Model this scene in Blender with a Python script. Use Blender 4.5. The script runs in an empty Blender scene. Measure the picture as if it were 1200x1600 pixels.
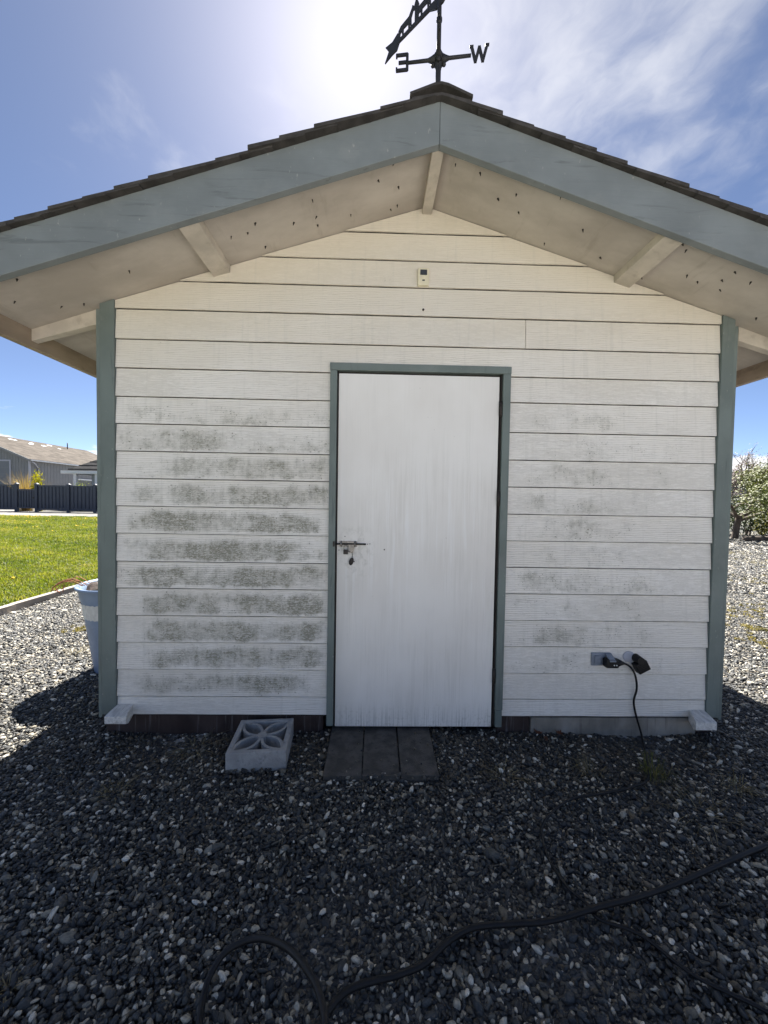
import bpy, bmesh, math, random
import numpy as np
from mathutils import Vector, Matrix

R = math.radians
random.seed(7)
rng = np.random.default_rng(11)
sc = bpy.context.scene
COL = sc.collection

# ------------------------------------------------------------------ camera
cam = bpy.data.cameras.new('camera')
cam.sensor_fit = 'HORIZONTAL'
cam.sensor_width = 36.0
cam.lens = 18.0
cam.clip_start = 0.02
cam.clip_end = 3000
camo = bpy.data.objects.new('camera', cam)
COL.objects.link(camo)
YAW, PIT, ROLL = R(1.3), R(-1.78), R(0.93)
fw = Vector((math.sin(YAW)*math.cos(PIT), math.cos(YAW)*math.cos(PIT), math.sin(PIT)))
r0 = Vector((math.cos(YAW), -math.sin(YAW), 0))
u0 = r0.cross(fw)
rr = r0*math.cos(ROLL) + u0*math.sin(ROLL)
uu = u0*math.cos(ROLL) - r0*math.sin(ROLL)
m3 = Matrix((rr, uu, -fw)).transposed()
camo.matrix_world = Matrix.Translation((0, -2.2, 1.36)) @ m3.to_4x4()
sc.camera = camo

# ------------------------------------------------------------------ exposure, sky, sun
sc.view_settings.view_transform = 'Standard'
sc.view_settings.look = 'None'
sc.view_settings.gamma = 1.0
sc.view_settings.use_curve_mapping = False
sc.view_settings.exposure = 1.95
SUN_EL, SUN_AZ = R(50.0), R(-3.5)          # azimuth measured to the right of +Y

sun = bpy.data.lights.new('sun', 'SUN')
sun.energy = 5.0
sun.angle = R(0.53)
sun.color = (1.0, 0.955, 0.88)
suno = bpy.data.objects.new('sun', sun)
COL.objects.link(suno)
sdir = Vector((math.sin(SUN_AZ)*math.cos(SUN_EL), math.cos(SUN_AZ)*math.cos(SUN_EL), math.sin(SUN_EL)))
suno.rotation_euler = sdir.to_track_quat('Z', 'Y').to_euler()


class NT:
    """small node-tree writer"""
    def __init__(s, tree):
        s.t = tree
        s.n = tree.nodes
        s.l = tree.links

    def node(s, typ, **kw):
        n = s.n.new(typ)
        for k, v in kw.items():
            setattr(n, k, v)
        return n

    def link(s, a, b):
        s.l.new(a, b)

    def put(s, sock, v):
        if v is None:
            return
        if hasattr(v, 'is_output'):
            s.l.new(v, sock)
        else:
            if sock.type == 'RGBA' and len(v) == 3:
                v = (*v, 1)
            sock.default_value = v

    def math(s, op, a, b=None, c=None, clamp=False):
        n = s.node('ShaderNodeMath', operation=op)
        n.use_clamp = clamp
        s.put(n.inputs[0], a)
        s.put(n.inputs[1], b)
        s.put(n.inputs[2], c)
        return n.outputs[0]

    def add(s, a, b): return s.math('ADD', a, b)
    def sub(s, a, b): return s.math('SUBTRACT', a, b)
    def mul(s, a, b): return s.math('MULTIPLY', a, b)

    def step(s, v, a, b, c=0.0, d=1.0):
        n = s.node('ShaderNodeMapRange', interpolation_type='SMOOTHSTEP')
        s.put(n.inputs[0], v)
        n.inputs[1].default_value = a
        n.inputs[2].default_value = b
        n.inputs[3].default_value = c
        n.inputs[4].default_value = d
        return n.outputs[0]

    def mix(s, f, a, b, blend='MIX'):
        n = s.node('ShaderNodeMix', data_type='RGBA', blend_type=blend)
        s.put(n.inputs[0], f)
        s.put(n.inputs[6], a)
        s.put(n.inputs[7], b)
        return n.outputs[2]

    def ramp(s, f, stops, interp='LINEAR'):
        n = s.node('ShaderNodeValToRGB')
        cr = n.color_ramp
        cr.interpolation = interp
        while len(cr.elements) < len(stops):
            cr.elements.new(0.5)
        for e, (p, c) in zip(cr.elements, stops):
            e.position = p
            e.color = (*c, 1) if len(c) == 3 else c
        s.put(n.inputs[0], f)
        return n.outputs[0]

    def obj(s):
        return s.node('ShaderNodeTexCoord').outputs['Object']

    def scale(s, v, sc_, off=None):
        n = s.node('ShaderNodeVectorMath', operation='MULTIPLY')
        s.put(n.inputs[0], v)
        n.inputs[1].default_value = sc_
        o = n.outputs[0]
        if off is not None:
            a = s.node('ShaderNodeVectorMath', operation='ADD')
            s.link(o, a.inputs[0])
            s.put(a.inputs[1], off)
            o = a.outputs[0]
        return o

    def noise(s, v, scale=5, detail=4, rough=0.55, dist=0.0, col=False):
        n = s.node('ShaderNodeTexNoise')
        s.put(n.inputs['Vector'], v)
        n.inputs['Scale'].default_value = scale
        n.inputs['Detail'].default_value = detail
        n.inputs['Roughness'].default_value = rough
        n.inputs['Distortion'].default_value = dist
        return n.outputs[1 if col else 0]

    def sep(s, v):
        n = s.node('ShaderNodeSeparateXYZ')
        s.put(n.inputs[0], v)
        return n.outputs

    def comb(s, x, y, z):
        n = s.node('ShaderNodeCombineXYZ')
        s.put(n.inputs[0], x)
        s.put(n.inputs[1], y)
        s.put(n.inputs[2], z)
        return n.outputs[0]

    def bump(s, h, strength=0.3, dist=0.01, normal=None):
        n = s.node('ShaderNodeBump')
        n.inputs['Strength'].default_value = strength
        n.inputs['Distance'].default_value = dist
        s.put(n.inputs['Height'], h)
        if normal is not None:
            s.link(normal, n.inputs['Normal'])
        return n.outputs[0]


world = bpy.data.worlds.new('World')
sc.world = world
world.use_nodes = True
w = NT(world.node_tree)
w.n.clear()
sky = w.node('ShaderNodeTexSky', sky_type='NISHITA')
sky.sun_disc = False
sky.sun_elevation = SUN_EL
sky.sun_rotation = SUN_AZ
sky.air_density = 0.44
sky.dust_density = 0.36
sky.ozone_density = 2.2
sky.altitude = 20
wdir = w.node('ShaderNodeTexCoord').outputs['Generated']
wx, wy, wz = w.sep(wdir)
zc = w.math('MAXIMUM', wz, 0.03)
px = w.math('DIVIDE', wx, zc)
py = w.math('DIVIDE', wy, zc)
# thin high cloud: streaky wisps over the whole sky, broken up by a broad coverage noise
pv = w.comb(px, py, 0.0)
warp = w.node('ShaderNodeVectorMath', operation='MULTIPLY_ADD')
w.link(w.noise(pv, 2.2, 4, 0.6, 0, True), warp.inputs[0])
warp.inputs[1].default_value = (0.28, 0.28, 0)
w.link(pv, warp.inputs[2])
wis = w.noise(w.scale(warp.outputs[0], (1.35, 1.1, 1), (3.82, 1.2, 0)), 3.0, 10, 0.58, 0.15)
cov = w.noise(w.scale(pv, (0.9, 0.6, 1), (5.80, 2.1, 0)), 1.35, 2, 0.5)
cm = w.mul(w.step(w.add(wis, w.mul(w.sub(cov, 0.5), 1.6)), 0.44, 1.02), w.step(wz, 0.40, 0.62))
# low cumulus bank on the horizon
az = w.math('ARCTAN2', wx, wy)
cb = w.noise(w.comb(w.mul(az, 2.2), w.mul(wz, 9.0), 0.0), 2.4, 7, 0.58)
bank = w.mul(w.step(w.add(cb, w.mul(wz, -2.2)), 0.27, 0.36), w.step(wz, 0.24, 0.12))
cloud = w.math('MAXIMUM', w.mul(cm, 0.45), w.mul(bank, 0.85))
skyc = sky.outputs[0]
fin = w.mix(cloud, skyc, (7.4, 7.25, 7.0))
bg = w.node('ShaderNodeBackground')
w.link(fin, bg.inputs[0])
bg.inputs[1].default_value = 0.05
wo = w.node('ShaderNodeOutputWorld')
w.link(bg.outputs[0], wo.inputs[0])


# ------------------------------------------------------------------ materials
def mat(name):
    m = bpy.data.materials.new(name)
    m.use_nodes = True
    t = NT(m.node_tree)
    b = t.n['Principled BSDF']
    b.inputs['Roughness'].default_value = 0.7
    b.inputs['Specular IOR Level'].default_value = 0.35
    return m, t, b


def rnd_off(t, k=37.0):
    r = t.node('ShaderNodeObjectInfo').outputs['Random']
    return t.comb(t.mul(r, k), t.mul(r, k*1.7), t.mul(r, k*0.6)), r


def simple(name, col, rough=0.7, var=0.15, scale=8, bump=0.2, bscale=60, dist=0.004, metal=0.0, stretch=(1, 1, 1), dirt=None, spec=0.35):
    m, t, b = mat(name)
    o = t.obj()
    off, r = rnd_off(t)
    v = t.scale(o, stretch, off)
    n1 = t.noise(v, scale, 5, 0.6)
    c = t.mix(t.step(n1, 0.3, 0.7), tuple(x*(1-var) for x in col), tuple(min(1, x*(1+var)) for x in col))
    if dirt:
        c = t.mix(t.mul(t.step(t.noise(v, scale*2.7, 6, 0.65), 0.52, 0.7), dirt[1]), c, dirt[0])
    t.put(b.inputs['Base Color'], c)
    b.inputs['Roughness'].default_value = rough
    b.inputs['Metallic'].default_value = metal
    b.inputs['Specular IOR Level'].default_value = spec
    if bump:
        t.put(b.inputs['Normal'], t.bump(t.noise(v, bscale, 4, 0.6), bump, dist))
    return m


def siding_mat():
    m, t, b = mat('siding_paint')
    o = t.obj()
    off, r = rnd_off(t, 51.0)
    x, y, z = t.sep(o)
    uv = t.node('ShaderNodeUVMap', uv_map='UVMap').outputs[0]
    u, v, _ = t.sep(uv)
    # wood-grain emboss: fine ticks plus broad cathedral figure
    fine = t.noise(t.scale(o, (15, 1, 120), off), 1.0, 5, 0.65, 0.9)
    tick = t.noise(t.scale(o, (34, 1, 190), off), 1.0, 3, 0.6, 1.2)
    wv = t.node('ShaderNodeTexWave', wave_type='BANDS', bands_direction='Z', wave_profile='SAW')
    t.link(t.scale(o, (0.55, 1, 4.2), off), wv.inputs['Vector'])
    wv.inputs['Scale'].default_value = 7.0
    wv.inputs['Distortion'].default_value = 6.5
    wv.inputs['Detail'].default_value = 3
    wv.inputs['Detail Scale'].default_value = 1.3
    figsel = t.step(t.noise(t.scale(o, (0.9, 1, 3), off), 1.0, 2), 0.42, 0.60)
    h = t.add(t.mul(fine, 0.7), t.add(t.mul(tick, 0.4), t.mul(t.mul(wv.outputs[0], figsel), 0.45)))
    # base paint with slow tone drift, darker in the low grain
    drift = t.noise(t.scale(o, (1.3, 1, 2.0), off), 1.0, 4)
    base = t.mix(t.step(drift, 0.3, 0.7), (0.785, 0.750, 0.690), (0.850, 0.822, 0.772))
    base = t.mix(t.mul(t.step(h, 0.70, 0.48), 0.34), base, (0.44, 0.41, 0.35))
    base = t.mix(t.mul(t.mul(t.step(wv.outputs[0], 0.35, 0.05), figsel), 0.30), base, (0.42, 0.385, 0.32))
    # higher courses shift to a duller yellow
    yel = t.mul(t.step(t.add(z, t.mul(t.noise(t.scale(o, (2, 1, 5)), 1, 3), 0.35)), 1.95, 2.75), 0.62)
    base = t.mix(yel, base, (0.66, 0.585, 0.46))
    # rain streaks
    stk = t.noise(t.scale(o, (34, 1, 1.6), off), 1.0, 4, 0.6)
    base = t.mix(t.mul(t.step(stk, 0.52, 0.72), 0.20), base, (0.50, 0.485, 0.43))
    # mildew: blotches on each board, in the grain, heavier low on the wall left of the door
    wob = t.noise(t.scale(o, (2.4, 1, 3.5), off), 1.0, 4, 0.6)
    xw = t.add(x, t.mul(t.sub(wob, 0.5), 0.75))
    left = t.mul(t.step(xw, -1.56, -1.20), t.step(xw, -0.08, -0.40))
    left = t.mul(left, t.step(x, -0.20, -0.30))
    right = t.mul(t.mul(t.step(xw, 0.72, 1.0), t.step(xw, 1.95, 1.20)), 0.55)
    ampr = t.mul(t.step(z, 0.24, 0.42), t.step(z, 1.98, 1.84))
    amp = t.ramp(t.math('DIVIDE', z, 2.2), [(0.0, (0, 0, 0)), (0.09, (0.0, 0, 0)), (0.12, (.84,)*3), (0.3, (1,)*3), (0.52, (1,)*3), (0.65, (.84,)*3), (0.75, (.66,)*3), (0.84, (.48,)*3), (0.91, (0, 0, 0))])
    side = t.math('MAXIMUM', t.mul(left, amp), t.mul(right, ampr))
    wobv = t.add(v, t.mul(t.sub(t.noise(t.scale(o, (13, 1, 1), off), 1.0, 4, 0.6), 0.5), 0.42))
    inb = t.mul(t.step(wobv, -0.06, 0.16), t.step(wobv, 1.08, 0.58))
    blot = t.noise(t.scale(o, (4.2, 1, 5.0), off), 1.0, 3, 0.55)
    blot2 = t.noise(t.scale(o, (17, 1, 14), off), 1.0, 5, 0.62)
    vst = t.noise(t.scale(o, (60, 1, 6), off), 1.0, 3, 0.6)
    grain = t.noise(t.scale(o, (46, 1, 130), off), 1.0, 5, 0.7, 1.5)
    dens = t.add(t.mul(blot, 0.95), t.add(t.mul(blot2, 0.62), t.mul(vst, 0.26)))
    dens = t.add(dens, t.mul(t.sub(t.mul(side, inb), 1.0), 0.58))
    core = t.step(dens, 0.62, 1.16)
    halo = t.mul(t.step(dens, 0.45, 0.95), 0.18)
    st = t.mul(core, t.add(0.12, t.mul(t.step(grain, 0.40, 0.58), 0.84)))
    st = t.math('MINIMUM', t.add(st, halo), 0.78)
    # isolated specks round the blotches
    spk = t.mul(t.mul(t.step(t.noise(t.scale(o, (85, 1, 130), off), 1.0, 2, 0.5), 0.63, 0.70), t.step(dens, 0.46, 0.72)), 0.78)
    st = t.math('MAXIMUM', st, spk)
    mcol = t.mix(t.noise(t.scale(o, (12, 1, 12)), 1.0, 3), (0.082, 0.082, 0.044), (0.18, 0.175, 0.11))
    c = t.mix(st, base, mcol)
    t.put(b.inputs['Base Color'], c)
    t.put(b.inputs['Roughness'], 0.62)
    t.put(b.inputs['Normal'], t.bump(h, 0.9, 0.003))
    return m


def door_mat():
    m, t, b = mat('door_paint')
    o = t.obj()
    x, y, z = t.sep(o)
    st = t.noise(t.scale(o, (46, 1, 1.5)), 1.0, 5, 0.62, 0.5)
    st2 = t.noise(t.scale(o, (150, 1, 3.0)), 1.0, 3, 0.6, 0.3)
    big = t.noise(t.scale(o, (2.5, 1, 1.6)), 1.0, 3)
    c = t.mix(t.step(big, 0.3, 0.7), (0.765, 0.735, 0.69), (0.835, 0.812, 0.772))
    # rain-washed pale runs and dirty runs in the middle of the door
    mid = t.mul(t.step(z, 1.62, 1.42), t.step(z, 0.55, 1.0))
    c = t.mix(t.mul(t.mul(t.step(st, 0.50, 0.66), t.mul(mid, t.step(t.noise(t.scale(o, (5, 1, 2.2)), 1.0, 4, 0.6), 0.40, 0.60))), 0.50), c, (0.88, 0.875, 0.86))
    run = t.mul(t.step(t.add(t.mul(st, 0.6), t.mul(st2, 0.4)), 0.56, 0.42), t.mul(t.add(0.25, t.mul(t.step(z, 2.0, 1.2), 0.4)), t.step(t.noise(t.scale(o, (7, 1, 1.8)), 1.0, 4, 0.6), 0.38, 0.66)))
    c = t.mix(t.mul(run, 0.30), c, (0.47, 0.455, 0.40))
    edge = t.mul(t.step(t.add(x, t.mul(t.noise(t.scale(o, (6, 1, 3)), 1, 3), 0.16)), 0.02, -0.16), t.step(z, 1.9, 1.2))
    c = t.mix(t.mul(edge, 0.35), c, (0.47, 0.46, 0.415))
    sp = t.mul(t.step(t.noise(t.scale(o, (60, 1, 45)), 1.0, 3), 0.70, 0.76), t.step(t.noise(o, 3.0, 2), 0.45, 0.62))
    c = t.mix(t.mul(sp, 0.5), c, (0.25, 0.24, 0.2))
    lx = t.sub(x, -0.12); lz = t.sub(z, 1.06)
    rad = t.math('SQRT', t.add(t.mul(lx, lx), t.mul(t.mul(lz, lz), 0.5)))
    scf = t.mul(t.step(rad, 0.16, 0.03), t.step(t.noise(t.scale(o, (30, 1, 24)), 1.0, 5, 0.65), 0.45, 0.65))
    c = t.mix(t.mul(scf, 0.45), c, (0.40, 0.385, 0.33))
    spl = t.mul(t.step(t.add(z, t.mul(t.noise(t.scale(o, (7, 1, 5)), 1, 4), 0.30)), 0.38, 0.14), t.step(t.noise(t.scale(o, (55, 1, 55)), 1.0, 3), 0.50, 0.66))
    c = t.mix(t.mul(spl, 0.40), c, (0.36, 0.34, 0.28))
    foot = t.mul(t.step(z, 0.22, 0.06), t.step(st2, 0.45, 0.65))
    c = t.mix(t.mul(foot, 0.5), c, (0.33, 0.32, 0.28))
    t.put(b.inputs['Base Color'], c)
    b.inputs['Roughness'].default_value = 0.5
    t.put(b.inputs['Normal'], t.bump(t.add(st2, t.mul(st, 0.5)), 0.10, 0.0015))
    return m


def trim_mat(name, col, worn):
    m, t, b = mat(name)
    o = t.obj()
    off, r = rnd_off(t)
    g = t.noise(t.scale(o, (28, 28, 2.2) if name == 'trim_upright' else (3.5, 28, 34), off), 1.0, 5, 0.62, 0.6)
    n = t.noise(t.scale(o, (3, 3, 3), off), 1.0, 4)
    c = t.mix(t.step(n, 0.3, 0.7), tuple(k*0.88 for k in col), tuple(k*1.12 for k in col))
    c = t.mix(t.mul(t.step(g, 0.58, 0.72), 0.5), c, tuple(k*0.45 for k in col))
    c = t.mix(t.mul(t.step(t.noise(t.scale(o, (5, 5, 5), off), 1.0, 6, 0.7), 0.52, 0.72), 0.28), c, (0.26, 0.27, 0.26))
    c = t.mix(t.mul(t.step(t.noise(t.scale(o, (60, 60, 30), off), 1.0, 4), 0.67, 0.74), worn), c, (0.36, 0.36, 0.33))
    t.put(b.inputs['Base Color'], c)
    b.inputs['Roughness'].default_value = 0.6
    t.put(b.inputs['Normal'], t.bump(g, 0.7, 0.003))
    return m


def soffit_mat():
    m, t, b = mat('soffit_paint')
    o = t.obj()
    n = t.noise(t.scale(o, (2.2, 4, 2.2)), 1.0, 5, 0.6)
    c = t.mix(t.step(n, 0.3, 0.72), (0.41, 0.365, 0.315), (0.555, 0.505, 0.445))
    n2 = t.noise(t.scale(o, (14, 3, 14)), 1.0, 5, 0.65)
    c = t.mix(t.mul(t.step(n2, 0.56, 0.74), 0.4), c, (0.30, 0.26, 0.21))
    x, y, z = t.sep(o)
    t.put(b.inputs['Base Color'], c)
    t.put(b.inputs['Normal'], t.bump(t.noise(t.scale(o, (40, 6, 40)), 1.0, 4), 0.3, 0.003))
    b.inputs['Roughness'].default_value = 0.7
    return m


def streak_board(name, c0, c1, c2):
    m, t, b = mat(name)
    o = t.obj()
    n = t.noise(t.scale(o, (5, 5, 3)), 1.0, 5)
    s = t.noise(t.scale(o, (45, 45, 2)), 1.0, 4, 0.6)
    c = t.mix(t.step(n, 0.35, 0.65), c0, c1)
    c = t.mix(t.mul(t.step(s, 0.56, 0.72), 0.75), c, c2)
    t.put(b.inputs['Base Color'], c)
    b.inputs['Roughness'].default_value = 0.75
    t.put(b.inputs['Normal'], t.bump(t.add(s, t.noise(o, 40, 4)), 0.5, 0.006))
    return m


def pebble_mat():
    m, t, b = mat('pebble_stone')
    a = t.node('ShaderNodeAttribute', attribute_type='INSTANCER', attribute_name='tint').outputs['Fac']
    o = t.obj()
    c = t.ramp(a, [(0.0, (0.010, 0.0115, 0.0135)), (0.2, (0.019, 0.0215, 0.025)), (0.38, (0.032, 0.036, 0.040)), (0.50, (0.028, 0.026, 0.023)), (0.58, (0.052, 0.057, 0.058)),
                   (0.66, (0.068, 0.058, 0.042)), (0.74, (0.105, 0.110, 0.106)), (0.82, (0.19, 0.178, 0.148)), (0.92, (0.31, 0.31, 0.29)), (1.0, (0.50, 0.495, 0.47))])
    n = t.noise(t.scale(o, (1, 1, 1), t.comb(t.mul(a, 91.0), t.mul(a, 47.0), 0.0)), 1.6, 5, 0.65)
    c = t.mix(t.step(n, 0.3, 0.7), t.mix(1.0, c, (0.66, 0.66, 0.68), 'MULTIPLY'), t.mix(1.0, c, (1.28, 1.27, 1.25), 'MULTIPLY'))
    c = t.mix(1.0, c, (1.78, 1.66, 1.46), 'MULTIPLY')
    t.put(b.inputs['Base Color'], c)
    b.inputs['Roughness'].default_value = 0.5
    b.inputs['Specular IOR Level'].default_value = 0.5
    t.put(b.inputs['Normal'], t.bump(t.noise(o, 5, 4), 0.3, 0.08))
    return m


def ground_mat():
    m, t, b = mat('gravel_bed')
    o = t.obj()
    vo = t.node('ShaderNodeTexVoronoi')
    t.link(o, vo.inputs['Vector'])
    vo.inputs['Scale'].default_value = 34
    vc = t.node('ShaderNodeSeparateColor')
    t.link(vo.outputs['Color'], vc.inputs[0])
    c = t.ramp(vc.outputs[0], [(0.0, (0.03, 0.032, 0.037)), (0.5, (0.065, 0.066, 0.068)), (0.8, (0.12, 0.115, 0.10)), (1.0, (0.38, 0.38, 0.37))])
    moss = t.mul(t.step(t.noise(o, 0.55, 6, 0.65), 0.60, 0.70), t.step(t.noise(o, 9, 4), 0.4, 0.6))
    c = t.mix(t.mul(moss, 0.6), c, (0.20, 0.17, 0.05))
    t.put(b.inputs['Base Color'], c)
    b.inputs['Roughness'].default_value = 0.55
    b.inputs['Specular IOR Level'].default_value = 0.5
    t.put(b.inputs['Normal'], t.bump(vo.outputs['Distance'], 1.0, 0.02))
    return m


def lawn_mat():
    m, t, b = mat('lawn_soil')
    o = t.obj()
    n = t.noise(o, 0.7, 5, 0.6)
    c = t.ramp(n, [(0.3, (0.06, 0.095, 0.018)), (0.5, (0.09, 0.125, 0.025)), (0.7, (0.15, 0.15, 0.05))])
    c = t.mix(t.mul(t.step(t.noise(o, 14, 4), 0.5, 0.65), 0.6), c, (0.05, 0.055, 0.02))
    t.put(b.inputs['Base Color'], c)
    b.inputs['Roughness'].default_value = 0.85
    t.put(b.inputs['Normal'], t.bump(t.noise(o, 30, 4), 0.8, 0.03))
    return m


def leaf_mat(name, cols, trans=0.35, rough=0.5, attr='INSTANCER'):
    """foliage: colour varies per leaf through the tint attribute"""
    m, t, b = mat(name)
    a = t.node('ShaderNodeAttribute', attribute_type=attr, attribute_name='tint').outputs['Fac']
    c = t.ramp(a, [(i/(len(cols)-1), k) for i, k in enumerate(cols)])
    t.put(b.inputs['Base Color'], c)
    b.inputs['Roughness'].default_value = rough
    b.inputs['Specular IOR Level'].default_value = 0.15
    tr = t.node('ShaderNodeBsdfTranslucent')
    t.put(tr.inputs[0], t.mix(1.0, c, (1.5, 1.5, 0.9), 'MULTIPLY'))
    ms = t.node('ShaderNodeMixShader')
    ms.inputs[0].default_value = trans
    t.link(b.outputs[0], ms.inputs[1])
    t.link(tr.outputs[0], ms.inputs[2])
    t.link(ms.outputs[0], t.n['Material Output'].inputs[0])
    return m


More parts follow.
